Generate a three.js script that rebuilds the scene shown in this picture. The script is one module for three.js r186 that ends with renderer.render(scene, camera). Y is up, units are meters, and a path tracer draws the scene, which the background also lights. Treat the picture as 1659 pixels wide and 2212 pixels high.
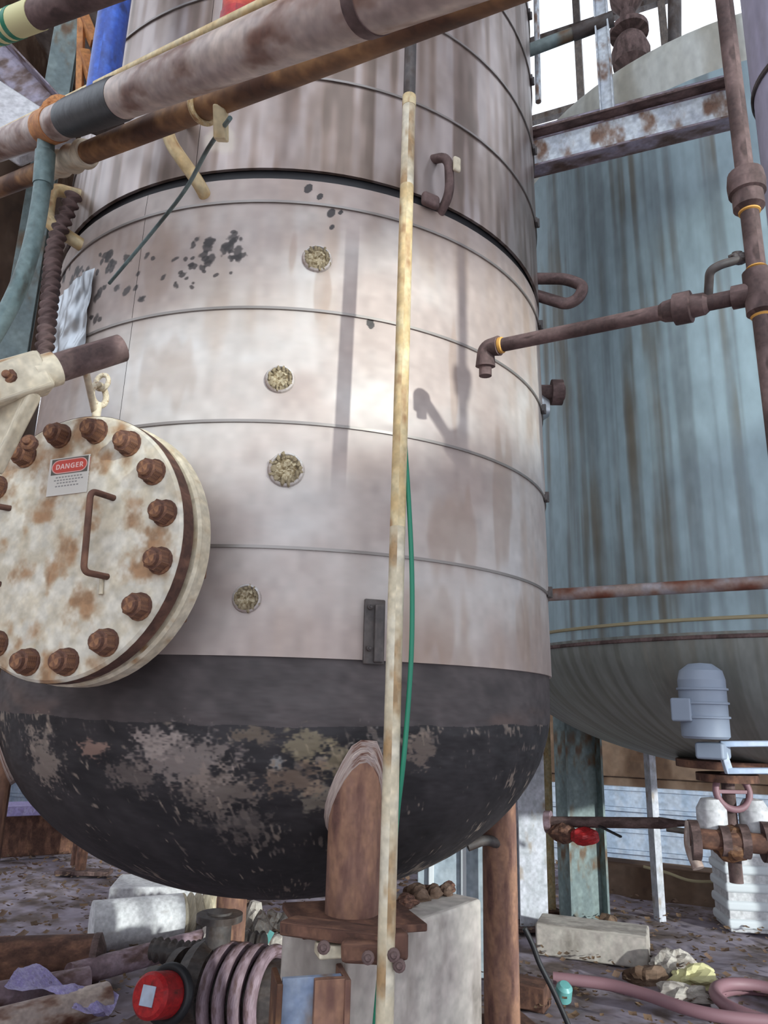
import * as THREE from 'three';
import { RoundedBoxGeometry } from 'three/addons/geometries/RoundedBoxGeometry.js';
import { mergeGeometries } from 'three/addons/utils/BufferGeometryUtils.js';

// ---------------------------------------------------------------- camera, sky, sun, exposure
const W = 1659, H = 2212, F = 1600, EYE = 1.6;
const scene = new THREE.Scene();
const camera = new THREE.PerspectiveCamera(2 * Math.atan(H / 2 / F) * 180 / Math.PI, W / H, 0.05, 100);
camera.position.set(0, EYE, 0);
camera.rotation.order = 'YXZ';
camera.rotation.set(THREE.MathUtils.degToRad(14.9), 0, THREE.MathUtils.degToRad(1.4));
camera.updateMatrixWorld(true);
scene.background = new THREE.Color().setRGB(0.86, 0.94, 1.06);
scene.backgroundIntensity = 1.0;
const renderer = new THREE.WebGLRenderer({ antialias: true });
renderer.toneMapping = THREE.LinearToneMapping;
renderer.toneMappingExposure = 2.1;
renderer.shadowMap.enabled = true;
const SUN = new THREE.Vector3(Math.sin(0.7) * Math.cos(0.19), Math.sin(0.19), Math.cos(0.7) * Math.cos(0.19));   // low, from the right and behind the camera
const sun = new THREE.DirectionalLight(new THREE.Color().setRGB(0.93, 1.0, 0.97), 1.7);
sun.target.position.set(0, 2, -3); sun.position.copy(SUN).multiplyScalar(20).add(sun.target.position);
sun.castShadow = true; sun.shadow.radius = 3; sun.shadow.mapSize.set(2048, 2048);
Object.assign(sun.shadow.camera, { left: -14, right: 14, top: 14, bottom: -14, near: 1, far: 50 });
scene.add(sun, sun.target);

// ---------------------------------------------------------------- helpers
const V = (x, y, z) => new THREE.Vector3(x, y, z);
function rng(s) { return () => { s |= 0; s = s + 0x6D2B79F5 | 0; let t = Math.imul(s ^ s >>> 15, 1 | s); t = t + Math.imul(t ^ t >>> 7, 61 | t) ^ t; return ((t ^ t >>> 14) >>> 0) / 4294967296; }; }
const lerp = (a, b, t) => a + (b - a) * t, clamp = (x, a = 0, b = 1) => Math.min(b, Math.max(a, x));
const ss = (a, b, x) => { const t = clamp((x - a) / (b - a)); return t * t * (3 - 2 * t); };
const mix3 = (a, b, t) => [lerp(a[0], b[0], t), lerp(a[1], b[1], t), lerp(a[2], b[2], t)];
const dirOf = (px, py) => V((px - W / 2) / F, -(py - H / 2) / F, -1).applyEuler(camera.rotation);
const at = (px, py, zc) => dirOf(px, py).multiplyScalar(zc).add(camera.position);          // zc: distance along the lens axis
const atD = (px, py, d) => { const r = dirOf(px, py); return r.multiplyScalar(d / -r.z).add(camera.position); };   // d: world distance in -z
const atY = (px, py, y = 0) => { const r = dirOf(px, py); return r.multiplyScalar((y - EYE) / r.y).add(camera.position); };
// main tank frame: phi from the side that faces the doorway, positive clockwise seen from above
const R1 = 1.1, AX = -0.396, AZ = -3.236, UX = 0.1213, UZ = 0.9926;
const tk = (phi, r, y) => { const a = phi * Math.PI / 180, c = Math.cos(a), s = Math.sin(a); return V(AX + r * (c * UX + s * UZ), y, AZ + r * (c * UZ - s * UX)); };
function onCyl(px, py, ax, az, R) { const d = dirOf(px, py), a = d.x * d.x + d.z * d.z, b = -2 * (d.x * ax + d.z * az), c = ax * ax + az * az - R * R; const t = (-b - Math.sqrt(Math.max(0, b * b - 4 * a * c))) / (2 * a); return d.multiplyScalar(t).add(camera.position); }
function onTank(px, py, R = R1) { const p = onCyl(px, py, AX, AZ, R), x = p.x - AX, z = p.z - AZ; return { p, y: p.y, phi: Math.atan2(x * UZ - z * UX, x * UX + z * UZ) * 180 / Math.PI }; }

// ---- noise and textures
const LAT = {};
function lattice(seed) { if (!LAT[seed]) { const r = rng(seed * 7919 + 13), a = new Float32Array(65536); for (let i = 0; i < 65536; i++) a[i] = r(); LAT[seed] = a; } return LAT[seed]; }
function vn(u, v, fu, fv, seed) {
  const L = lattice(seed), x = u * fu, y = v * fv, xi = Math.floor(x), yi = Math.floor(y); let fx = x - xi, fy = y - yi;
  fx = fx * fx * (3 - 2 * fx); fy = fy * fy * (3 - 2 * fy);
  const x0 = ((xi % fu) + fu) % fu & 255, x1 = (((xi + 1) % fu) + fu) % fu & 255, y0 = (((yi % fv) + fv) % fv & 255) << 8, y1 = ((((yi + 1) % fv) + fv) % fv & 255) << 8;
  return lerp(lerp(L[x0 + y0], L[x1 + y0], fx), lerp(L[x0 + y1], L[x1 + y1], fx), fy);
}
function fbm(u, v, fu, fv, seed, oct = 4) { let s = 0, a = 0.5, t = 0; for (let i = 0; i < oct; i++) { s += a * vn(u, v, Math.min(fu << i, 256), Math.min(fv << i, 256), seed + i); t += a; a *= 0.5; } return s / t; }
function tex(w, h, fn, size = 1, srgb = true) {
  const d = new Uint8Array(w * h * 4);
  for (let j = 0; j < h; j++) for (let i = 0; i < w; i++) { const c = fn((i + 0.5) / w, (j + 0.5) / h), k = (j * w + i) * 4; d[k] = clamp(c[0], 0, 255); d[k + 1] = clamp(c[1], 0, 255); d[k + 2] = clamp(c[2], 0, 255); d[k + 3] = 255; }
  const t = new THREE.DataTexture(d, w, h); t.wrapS = t.wrapT = THREE.RepeatWrapping; t.magFilter = THREE.LinearFilter; t.minFilter = THREE.LinearMipmapLinearFilter; t.generateMipmaps = true;
  if (srgb) t.colorSpace = THREE.SRGBColorSpace; t.repeat.set(1 / size, 1 / size); t.needsUpdate = true; return t;
}
const grey = (w, h, fn, size) => tex(w, h, (u, v) => { const g = fn(u, v) * 255; return [g, g, g]; }, size, false);
const roughBump = grey(256, 256, (u, v) => fbm(u, v, 8, 8, 41, 5), 0.35);
const M = {};
function mat(name, o) { return M[name] = new THREE.MeshStandardMaterial({ roughness: 0.7, metalness: 0, ...o }); }
// weathered paint on steel: paint colour, a second paint tone, rust colour, how much rust, stretch of the streaks along v
let seedN = 100;
function rusty(name, paint, paint2, rust, cover, o = {}) {
  const s = seedN += 17, { fu = 8, fv = 4, size = 0.7, edge = 0.14, rust2 = rust.map((c) => c * 0.78), n = 256, ...rest } = o;
  const map = tex(n, n, (u, v) => {
    const a = fbm(u, v, fu, fv, s, 5), b = fbm(u, v, fu * 2, fv * 2, s + 6, 4), g = fbm(u, v, 32, 32, s + 11, 3);
    const r = ss(1 - cover - edge, 1 - cover + edge, a * 0.8 + b * 0.3 - 0.05 + (0.5 - cover) * 0);
    return mix3(mix3(paint, paint2, ss(0.3, 0.7, b)), mix3(rust, rust2, ss(0.35, 0.7, g)), r).map((c) => c * (0.86 + 0.28 * g));
  }, size);
  return mat(name, { map, bumpMap: roughBump, bumpScale: 0.0015, ...rest });
}
// vertical streaks on a large shell; v runs up
function streaky(name, a, b, c, o = {}) {
  const s = seedN += 17, { fu = 48, fv = 2, size = 2, ...rest } = o;
  const map = tex(512, 512, (u, v) => {
    const f = fbm(u, v, fu, fv, s, 4), w = fbm(u, v, 10, 3, s + 5, 4), g = fbm(u, v, 64, 32, s + 9, 3);
    return mix3(mix3(a, b, ss(0.35, 0.7, f)), c, ss(0.5, 0.75, w * 0.6 + f * 0.4)).map((x) => x * (0.92 + 0.16 * g));
  }, size);
  return mat(name, { map, ...rest });
}

// ---- geometry makers (world coordinates)
function grid(nu, nv, fn, uvf) {   // fn(i/nu, j/nv) -> Vector3
  const p = [], uv = [], ix = [];
  for (let j = 0; j <= nv; j++) for (let i = 0; i <= nu; i++) { const q = fn(i / nu, j / nv); p.push(q.x, q.y, q.z); const t = uvf ? uvf(i / nu, j / nv, q) : [i / nu, j / nv]; uv.push(t[0], t[1]); }
  for (let j = 0; j < nv; j++) for (let i = 0; i < nu; i++) { const a = j * (nu + 1) + i, b = a + 1, c = a + nu + 1, d = c + 1; ix.push(a, b, d, a, d, c); }
  const g = new THREE.BufferGeometry(); g.setAttribute('position', new THREE.Float32BufferAttribute(p, 3)); g.setAttribute('uv', new THREE.Float32BufferAttribute(uv, 2)); g.setIndex(ix); g.computeVertexNormals(); return g;
}
function fillet(pts, r, n = 7) {
  const out = [pts[0]];
  for (let i = 1; i < pts.length - 1; i++) {
    const a = pts[i - 1].clone().sub(pts[i]), b = pts[i + 1].clone().sub(pts[i]), k = Math.min(r, a.length() * 0.49, b.length() * 0.49);
    const p = pts[i].clone().addScaledVector(a.normalize(), k), q = pts[i].clone().addScaledVector(b.normalize(), k);
    for (let j = 0; j <= n; j++) { const t = j / n; out.push(p.clone().multiplyScalar((1 - t) * (1 - t)).addScaledVector(pts[i], 2 * t * (1 - t)).addScaledVector(q, t * t)); }
  }
  out.push(pts[pts.length - 1]); return out;
}
const spline = (pts, n = 40) => new THREE.CatmullRomCurve3(pts, false, 'centripetal').getPoints(n);
// sweep a circle along a polyline; rad is a number or a function of arc length fraction; uv in metres; caps are closed
function sweep(pts, rad, { seg = 18, cap = true, wob = 0 } = {}) {
  const n = pts.length, T = [], L = [0];
  for (let i = 0; i < n; i++) { const a = pts[Math.max(0, i - 1)], b = pts[Math.min(n - 1, i + 1)]; T.push(b.clone().sub(a).normalize()); if (i) L.push(L[i - 1] + pts[i].distanceTo(pts[i - 1])); }
  let N = Math.abs(T[0].y) > 0.9 ? V(1, 0, 0) : V(0, 1, 0); N.cross(T[0]).normalize();
  const p = [], nr = [], uv = [], ix = [], rf = typeof rad === 'function' ? rad : () => rad;
  for (let i = 0; i < n; i++) {
    if (i) { N.addScaledVector(T[i], -N.dot(T[i])).normalize(); }
    const B = T[i].clone().cross(N), r = rf(L[n - 1] ? L[i] / L[n - 1] : 0);
    for (let k = 0; k <= seg; k++) { const a = k / seg * Math.PI * 2, d = N.clone().multiplyScalar(Math.cos(a)).addScaledVector(B, Math.sin(a)); p.push(pts[i].x + d.x * r, pts[i].y + d.y * r, pts[i].z + d.z * r); nr.push(d.x, d.y, d.z); uv.push(k / seg * 2 * Math.PI * Math.max(r, 0.01), L[i]); }
  }
  for (let i = 0; i < n - 1; i++) for (let k = 0; k < seg; k++) { const a = i * (seg + 1) + k, b = a + 1, c = a + seg + 1, d = c + 1; ix.push(a, b, d, a, d, c); }
  if (cap) for (const e of [0, n - 1]) {
    const c = p.length / 3, t = T[e].clone().multiplyScalar(e ? 1 : -1); p.push(pts[e].x, pts[e].y, pts[e].z); nr.push(t.x, t.y, t.z); uv.push(0, 0);
    for (let k = 0; k <= seg; k++) { const o = (e * (seg + 1) + k) * 3; p.push(p[o], p[o + 1], p[o + 2]); nr.push(t.x, t.y, t.z); uv.push(p[o] - pts[e].x, p[o + 1] - pts[e].y); }
    for (let k = 0; k < seg; k++) e ? ix.push(c, c + 1 + k, c + 2 + k) : ix.push(c, c + 2 + k, c + 1 + k);
  }
  const g = new THREE.BufferGeometry(); g.setAttribute('position', new THREE.Float32BufferAttribute(p, 3)); g.setAttribute('normal', new THREE.Float32BufferAttribute(nr, 3)); g.setAttribute('uv', new THREE.Float32BufferAttribute(uv, 2)); g.setIndex(ix); return g;
}
const cyl = (a, b, r, o) => sweep([a, b], r, o);
// lathe of profile [[radius, height]...] whose axis starts at p and points along dir
const UP = V(0, 1, 0);
function place(g, p, dir = UP, spin = 0) { const m = new THREE.Matrix4().compose(p, new THREE.Quaternion().setFromUnitVectors(UP, dir.clone().normalize()).multiply(new THREE.Quaternion().setFromAxisAngle(UP, spin)), V(1, 1, 1)); g.applyMatrix4(m); return g; }
function lathe(prof, p, dir, seg = 28) { return place(hard(prof, seg), p, dir); }
function hard(prof, seg) {   // lathe with crisp edges: each profile segment separate
  const gs = []; let L = 0;
  for (let i = 0; i + 1 < prof.length; i++) { const [r0, h0] = prof[i], [r1, h1] = prof[i + 1], l = Math.hypot(r1 - r0, h1 - h0); gs.push(grid(seg, 1, (u, v) => { const a = -u * Math.PI * 2, r = lerp(r0, r1, v); return V(r * Math.cos(a), lerp(h0, h1, v), r * Math.sin(a)); }, (u, v) => [u * 2 * Math.PI * Math.max(r0, r1), L + v * l])); L += l; }
  return mergeGeometries(gs);
}
function box(w, h, d, p, q, bevel = 0.006) {   // uv in metres by face
  const g = bevel ? new RoundedBoxGeometry(w, h, d, 1, Math.min(bevel, w / 2.2, h / 2.2, d / 2.2)) : new THREE.BoxGeometry(w, h, d);
  const P = g.attributes.position, N = g.attributes.normal, uv = new Float32Array(P.count * 2);
  for (let i = 0; i < P.count; i++) { const x = Math.abs(N.getX(i)), y = Math.abs(N.getY(i)), z = Math.abs(N.getZ(i)); const [a, b] = x > y && x > z ? [P.getZ(i), P.getY(i)] : y > z ? [P.getX(i), P.getZ(i)] : [P.getX(i), P.getY(i)]; uv[2 * i] = a; uv[2 * i + 1] = b; }
  g.setAttribute('uv', new THREE.BufferAttribute(uv, 2));
  g.applyMatrix4(new THREE.Matrix4().compose(p, q || new THREE.Quaternion(), V(1, 1, 1))); return g;
}
const yaw = (a) => new THREE.Quaternion().setFromAxisAngle(UP, a);
function frame(dir, up = UP) { const z = dir.clone().normalize(), x = up.clone().cross(z).normalize(), y = z.clone().cross(x); return new THREE.Quaternion().setFromRotationMatrix(new THREE.Matrix4().makeBasis(x, y, z)); }   // local z along dir
const bar = (a, b, w, h, bevel = 0.004) => box(w, h, a.distanceTo(b), a.clone().add(b).multiplyScalar(0.5), frame(b.clone().sub(a)), bevel);
function beamI(a, b, w, h, t = 0.012, chan = false) {   // I or channel section, local x width, y height
  const q = frame(b.clone().sub(a)), c = a.clone().add(b).multiplyScalar(0.5), l = a.distanceTo(b), o = (x, y) => V(x, y, 0).applyQuaternion(q).add(c);
  return mergeGeometries([box(w, t, l, o(0, h / 2 - t / 2), q, 0.003), box(w, t, l, o(0, -h / 2 + t / 2), q, 0.003), box(t, h - 2 * t, l, o(chan ? w / 2 - t / 2 : 0, 0), q, 0)].map((g) => g.index ? g.toNonIndexed() : g));
}
function hexBolt(p, dir, r, h, spin = 0) { return place(mergeGeometries([hard([[r, 0], [r, h * 0.72], [r * 0.8, h * 0.9], [r * 0.52, h * 0.92], [r * 0.5, h * 1.25], [r * 0.4, h * 1.36], [0.0001, h * 1.36]], 12)]), p, dir, spin); }
function ring(p, dir, R, r, seg = 32, ts = 10, arc = Math.PI * 2) { const g = new THREE.TorusGeometry(R, r, ts, seg, arc); g.rotateX(Math.PI / 2); return place(g, p, dir); }
const all = (...gs) => mergeGeometries(gs.map((g) => { const k = g.index ? g.toNonIndexed() : g; for (const n of Object.keys(k.attributes)) if (!['position', 'normal', 'uv'].includes(n)) k.deleteAttribute(n); return k; }));
const flat = (g) => { const k = g.toNonIndexed(); k.computeVertexNormals(); return k; };
function lump(p, rx, ry, rz, seed, amp = 0.25, det = 3) {   // irregular chunk
  const g = new THREE.IcosahedronGeometry(1, det), P = g.attributes.position, r = rng(seed), o = [r() * 9, r() * 9, r() * 9];
  for (let i = 0; i < P.count; i++) { const v = V().fromBufferAttribute(P, i), k = 1 + amp * (Math.sin(v.x * 3 + o[0]) + Math.sin(v.y * 4 + o[1]) * Math.cos(v.z * 3.5 + o[2]) + 0.5 * Math.sin(v.z * 8 + o[1] + v.x * 6)); P.setXYZ(i, v.x * k * rx + p.x, v.y * k * ry + p.y, v.z * k * rz + p.z); }
  g.computeVertexNormals(); return g;
}

// ---- objects
const used = {};
const numbered = (n) => { const k = used[n] = (used[n] ?? -1) + 1; return k ? n + '_' + String(k).padStart(3, '0') : n; };
function tag(o, label, category, group) { o.userData = { label, category }; if (group) o.userData.group = group; return o; }
function thing(name, label, category, pos = V(0, 0, 0), group) { const o = new THREE.Group(); o.name = numbered(name); o.position.copy(pos); o.updateMatrixWorld(true); scene.add(o); return tag(o, label, category, group); }
function mesh(name, geo, m) { const o = new THREE.Mesh(geo, m); o.name = name; o.castShadow = o.receiveShadow = true; return o; }
function part(name, geo, m, parent, label) {   // geometry in world coordinates, hung below its thing or part
  let r = parent; while (r.parent && r.parent !== scene) r = r.parent;
  geo.translate(-r.position.x, -r.position.y, -r.position.z);
  const o = mesh(name, geo, m); parent.add(o); if (label) o.userData.label = label; return o;
}
function single(name, geo, m, label, category, group) {
  geo.computeBoundingBox(); const b = geo.boundingBox, p = V((b.min.x + b.max.x) / 2, b.min.y, (b.min.z + b.max.z) / 2); geo.translate(-p.x, -p.y, -p.z);
  const o = mesh(numbered(name), geo, m); o.position.copy(p); scene.add(o); return tag(o, label, category, group);
}
function struct(name, geo, m) { const o = mesh(name, geo, m); o.userData.kind = 'structure'; scene.add(o); return o; }

// ---------------------------------------------------------------- materials
rusty('tanPipe', [196, 168, 120], [208, 190, 150], [150, 96, 52], 0.30, { size: 0.5, roughness: 0.6 });
rusty('paleTan', [200, 186, 158], [206, 196, 174], [176, 142, 100], 0.35, { size: 0.5, roughness: 0.6 });
rusty('greyPipe', [168, 150, 142], [190, 172, 160], [110, 70, 55], 0.33, { size: 0.6, roughness: 0.5, metalness: 0.15 });
rusty('brownPipe', [120, 86, 58], [150, 110, 72], [88, 54, 34], 0.45, { size: 0.5, roughness: 0.7 });
rusty('rust', [126, 90, 70], [112, 78, 64], [92, 62, 50], 0.5, { size: 0.4, roughness: 0.85 });
rusty('rustOrange', [148, 110, 88], [134, 100, 86], [112, 78, 68], 0.45, { size: 0.5, fu: 10, fv: 3, roughness: 0.85 });
rusty('darkRust', [100, 80, 76], [114, 92, 88], [82, 62, 58], 0.5, { size: 0.3, roughness: 0.8 });
rusty('darkSteel', [70, 64, 62], [88, 80, 76], [60, 44, 36], 0.4, { size: 0.4, roughness: 0.6 });
rusty('cream', [208, 196, 172], [196, 182, 156], [150, 96, 52], 0.30, { size: 0.5, roughness: 0.65 });
rusty('coverPaint', [206, 198, 182], [194, 182, 160], [172, 132, 96], 0.38, { size: 0.7, roughness: 0.6, fu: 10, fv: 9, n: 512 });
rusty('bolt', [142, 100, 70], [122, 84, 62], [102, 68, 54], 0.45, { size: 0.2, roughness: 0.85 });
rusty('whiteSteel', [196, 202, 206], [178, 184, 192], [120, 84, 62], 0.36, { size: 0.5, roughness: 0.55 });
rusty('lavSteel', [150, 142, 156], [136, 122, 128], [100, 76, 66], 0.4, { size: 0.5, roughness: 0.6 });
rusty('column', [198, 198, 206], [182, 184, 190], [160, 132, 106], 0.28, { size: 0.8, roughness: 0.6 });
rusty('columnGreen', [120, 134, 132], [104, 118, 118], [112, 80, 52], 0.3, { size: 0.8, roughness: 0.55 });
rusty('blueSteel', [124, 138, 162], [140, 150, 166], [130, 92, 64], 0.34, { size: 0.5, roughness: 0.6 });
rusty('concrete', [186, 178, 168], [176, 166, 158], [154, 144, 134], 0.35, { size: 0.9, roughness: 0.95 });
rusty('wallBrown', [120, 98, 82], [104, 82, 66], [84, 60, 44], 0.4, { size: 2.2, roughness: 0.9 });
rusty('siding', [168, 184, 206], [188, 198, 214], [120, 110, 104], 0.25, { size: 1.2, roughness: 0.6 });
rusty('panelGrey', [150, 162, 172], [164, 174, 182], [112, 112, 112], 0.25, { size: 1.0, roughness: 0.6 });
rusty('roof', [150, 142, 136], [120, 110, 104], [96, 70, 52], 0.35, { size: 2.5, roughness: 0.8 });
rusty('redPaint', [176, 34, 36], [150, 26, 30], [96, 40, 30], 0.25, { size: 0.3, roughness: 0.5 });
rusty('redFaded', [190, 74, 54], [176, 56, 44], [120, 60, 40], 0.3, { size: 0.3, roughness: 0.6 });
rusty('bluePaint', [44, 74, 156], [56, 96, 186], [30, 44, 100], 0.35, { size: 0.4, roughness: 0.45 });
rusty('tealPipe', [104, 122, 120], [88, 108, 108], [70, 76, 70], 0.3, { size: 0.4, roughness: 0.55 });
rusty('insulation', [176, 164, 138], [150, 134, 106], [110, 92, 64], 0.45, { size: 0.08, roughness: 1 });
rusty('plumPipe', [150, 128, 136], [128, 106, 112], [100, 72, 66], 0.35, { size: 0.5, roughness: 0.65 });
rusty('greyWhite', [208, 207, 208], [200, 198, 200], [184, 177, 172], 0.25, { size: 0.6, roughness: 0.55 });
rusty('purpleSheet', [150, 138, 186], [168, 158, 196], [116, 100, 130], 0.3, { size: 0.4, roughness: 0.5 });
rusty('orange', [190, 130, 76], [176, 116, 70], [140, 96, 62], 0.3, { size: 0.3, roughness: 0.7 });
mat('black', { color: 0x1d1c1f, roughness: 0.55, bumpMap: roughBump, bumpScale: 0.001 });
mat('tape', { color: 0x222226, roughness: 0.5, bumpMap: roughBump, bumpScale: 0.002 });
mat('dark', { color: 0x2a2624, roughness: 0.9 });
mat('hole', { color: 0x3a302a, roughness: 1 });
mat('green', { color: 0x1f7a5c, roughness: 0.5 });
mat('teal', { color: 0x6aa7a4, roughness: 0.4 });
mat('hosePink', { color: 0x8e6a70, roughness: 0.55 });
mat('rope', { color: 0xa59878, roughness: 0.9 });
mat('whitePlain', { color: 0xd9dde0, roughness: 0.5 });
mat('greyMotor', { color: 0x8d97a6, roughness: 0.5, bumpMap: roughBump, bumpScale: 0.001 });
mat('yellowish', { color: 0xd6cf9a, roughness: 0.7 });
mat('sealant', { color: 0xd09a4a, roughness: 0.6 });
mat('chrome', { color: 0xb8bcc0, roughness: 0.4, metalness: 0.9 });
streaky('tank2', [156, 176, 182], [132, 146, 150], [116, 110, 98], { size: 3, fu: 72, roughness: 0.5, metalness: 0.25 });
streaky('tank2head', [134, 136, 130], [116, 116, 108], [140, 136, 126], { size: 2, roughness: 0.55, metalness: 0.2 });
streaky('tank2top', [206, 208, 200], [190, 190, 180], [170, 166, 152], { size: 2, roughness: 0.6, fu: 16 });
streaky('tank3', [184, 180, 200], [168, 164, 184], [156, 150, 162], { size: 2, roughness: 0.5, metalness: 0.3 });

// shell textures of the main tank: u once round it, v from Y0 to Y1; marks are splashes of matter at their own place
function shellTex(w, h, Y0, Y1, base, marks) {
  const t = tex(w, h, base), d = t.image.data; t.repeat.set(1, 1);
  for (const k of marks) {
    const { phi, y, a, b, col, al = 1, seed = 1, f = 30, fv = f, thr = 0.45, tilt = 0, fine = false } = k, cu = phi / 360 + 0.5, cv = (y - Y0) / (Y1 - Y0), ru = a / (2 * Math.PI * R1), rv = b / (Y1 - Y0);
    for (let j = Math.max(0, Math.floor((cv - rv) * h)); j < Math.min(h, (cv + rv) * h); j++) for (let i = Math.floor((cu - ru) * w); i < (cu + ru) * w; i++) {
      const x = (i / w - cu) / ru, z = (j / h - cv) / rv, q = 1 - Math.hypot(x + tilt * z, z); if (q <= 0) continue;
      const m = ss(thr - 0.07, thr + 0.07, fbm(i / w, j / h * 0.5, f * 2, fv, 300 + seed, 4) * (fine ? 0.38 : 0.6) + (fine ? 0.26 * fbm(i / w * 3, j / h * 2, 256, 64, 340, 2) : 0) + q * 0.5) * al, o = (j * w + ((i + w) % w)) * 4;
      for (let c = 0; c < 3; c++) d[o + c] = lerp(d[o + c], col[c], m);
    }
  }
  t.needsUpdate = true; return t;
}
const LY0 = 1.7, LY1 = 3.4, UY0 = 3.34, UY1 = 6.3;
const mk = (px, py, a, b, col, o = {}) => { const q = onTank(px, py); return { phi: q.phi, y: q.y, a, b, col, ...o }; };
{
  const marks = [], r = rng(5), blk = [52, 47, 46];
  // brown stains and drips
  for (const [px, py, a, b, al, s] of [[980, 1150, 0.24, 0.30, 0.55, 1], [1090, 1080, 0.12, 0.4, 0.5, 2], [700, 640, 0.05, 0.14, 0.5, 3], [930, 1350, 0.2, 0.2, 0.45, 4], [1130, 1350, 0.12, 0.25, 0.45, 5], [330, 560, 0.2, 0.25, 0.4, 6], [630, 560, 0.035, 0.2, 0.5, 7], [980, 780, 0.03, 0.4, 0.5, 8], [230, 540, 0.2, 0.2, 0.4, 9], [420, 1100, 0.15, 0.2, 0.3, 10], [360, 800, 0.2, 0.2, 0.3, 11]])
    marks.push(mk(px, py, a, b, [146, 122, 106], { al: al * 0.75, seed: s, f: 70, fv: 8, thr: 0.56 }));
  // black spatter
  for (const [px, py, n, sx, sy, sz] of [[470, 540, 26, 60, 55, 0.022], [400, 590, 12, 50, 35, 0.016], [240, 600, 26, 90, 50, 0.024], [180, 640, 20, 50, 60, 0.03], [160, 700, 10, 30, 60, 0.03]])
    for (let i = 0; i < n; i++) { const k = sz * (0.5 + r()); marks.push(mk(px + (r() - 0.5) * 2 * sx, py + (r() - 0.5) * 2 * sy, k, k * (0.7 + r() * 0.7), blk, { al: 0.72, seed: i % 9, f: 120, thr: 0.56, fine: true, tilt: (r() - 0.5) })); }
  for (const [px, py, k] of [[665, 407, 0.014], [690, 425, 0.01], [714, 460, 0.014], [716, 490, 0.008], [799, 695, 0.012], [802, 703, 0.009], [735, 458, 0.007]]) marks.push(mk(px, py, k, k * 1.4, blk, { al: 0.9, thr: 0.3, tilt: -0.4 }));
  const map = shellTex(2048, 1024, LY0, LY1, (u, v) => {
    const st = fbm(u, v, 96, 3, 7, 4), bl = fbm(u, v, 12, 4, 21, 5), g = fbm(u, v, 256, 40, 31, 3), lo = fbm(u, v, 6, 3, 28, 3);
    let c = mix3([190, 182, 176], [168, 152, 144], ss(0.38, 0.68, bl)); c = mix3(c, [152, 128, 110], 0.55 * ss(0.52, 0.75, st * 0.5 + lo * 0.5)); c = mix3(c, [206, 204, 204], 0.5 * ss(0.55, 0.7, 1 - bl));
    return c.map((x) => x * (0.94 + 0.12 * g));
  }, marks);
  const bump = grey(512, 256, (u, v) => 0.7 * fbm(u, v, 24, 6, 51, 3) + 0.3 * fbm(u, v, 256, 48, 55, 2)); bump.repeat.set(1, 1);
  mat('shell', { map, bumpMap: bump, bumpScale: 0.006, roughness: 0.52, metalness: 0.2 });
  const umap = shellTex(2048, 1024, UY0, UY1, (u, v) => {
    const st = fbm(u, v, 256, 5, 67, 4), bl = fbm(u, v, 64, 10, 71, 5), g = fbm(u, v, 256, 32, 75, 2), lo = fbm(u, v, 8, 3, 78, 3);
    let c = mix3([168, 155, 150], [138, 120, 110], ss(0.36, 0.68, st)); c = mix3(c, [112, 94, 82], 0.6 * ss(0.45, 0.75, bl * 0.6 + lo * 0.4)); c = mix3(c, [104, 90, 80], 0.5 * ss(0.6, 0.72, st));
    return c.map((x) => x * (0.92 + 0.16 * g));
  }, [[1180, 380, 0.06, 0.06], [480, 300, 0.1, 0.1]].map(([px, py, a, b], i) => mk(px, py, a, b, [200, 190, 170], { al: 0.4, seed: i })));
  mat('shellUpper', { map: umap, bumpMap: bump, bumpScale: 0.004, roughness: 0.34, metalness: 0.5 });
  // blackened bottom head with flaking cream and grey patches
  const hmarks = [];
  const HY0 = 0.85, HY1 = 1.75;
  for (const [px, py, a, b, c, s] of [[380, 1640, 0.3, 0.16, [168, 152, 142], 1], [330, 1600, 0.14, 0.08, [176, 160, 150], 2], [450, 1720, 0.22, 0.14, [140, 124, 112], 3], [660, 1610, 0.14, 0.08, [160, 144, 112], 4], [595, 1655, 0.05, 0.05, [186, 186, 182], 5], [60, 1640, 0.2, 0.2, [170, 152, 136], 6], [740, 1650, 0.14, 0.1, [150, 134, 104], 7], [800, 1650, 0.1, 0.16, [150, 144, 138], 8], [920, 1620, 0.14, 0.1, [140, 122, 108], 9], [690, 1730, 0.1, 0.1, [150, 138, 120], 10], [260, 1680, 0.2, 0.1, [120, 106, 98], 11], [500, 1800, 0.25, 0.1, [98, 88, 82], 12], [180, 1620, 0.1, 0.06, [190, 150, 130], 13], [540, 1590, 0.12, 0.05, [130, 112, 92], 14], [640, 1690, 0.2, 0.1, [136, 112, 92], 15]])
    hmarks.push(mk(px, py, a, b, c, { seed: s, f: 120, fv: 60, thr: 0.61, al: 0.62, fine: true }));
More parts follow.
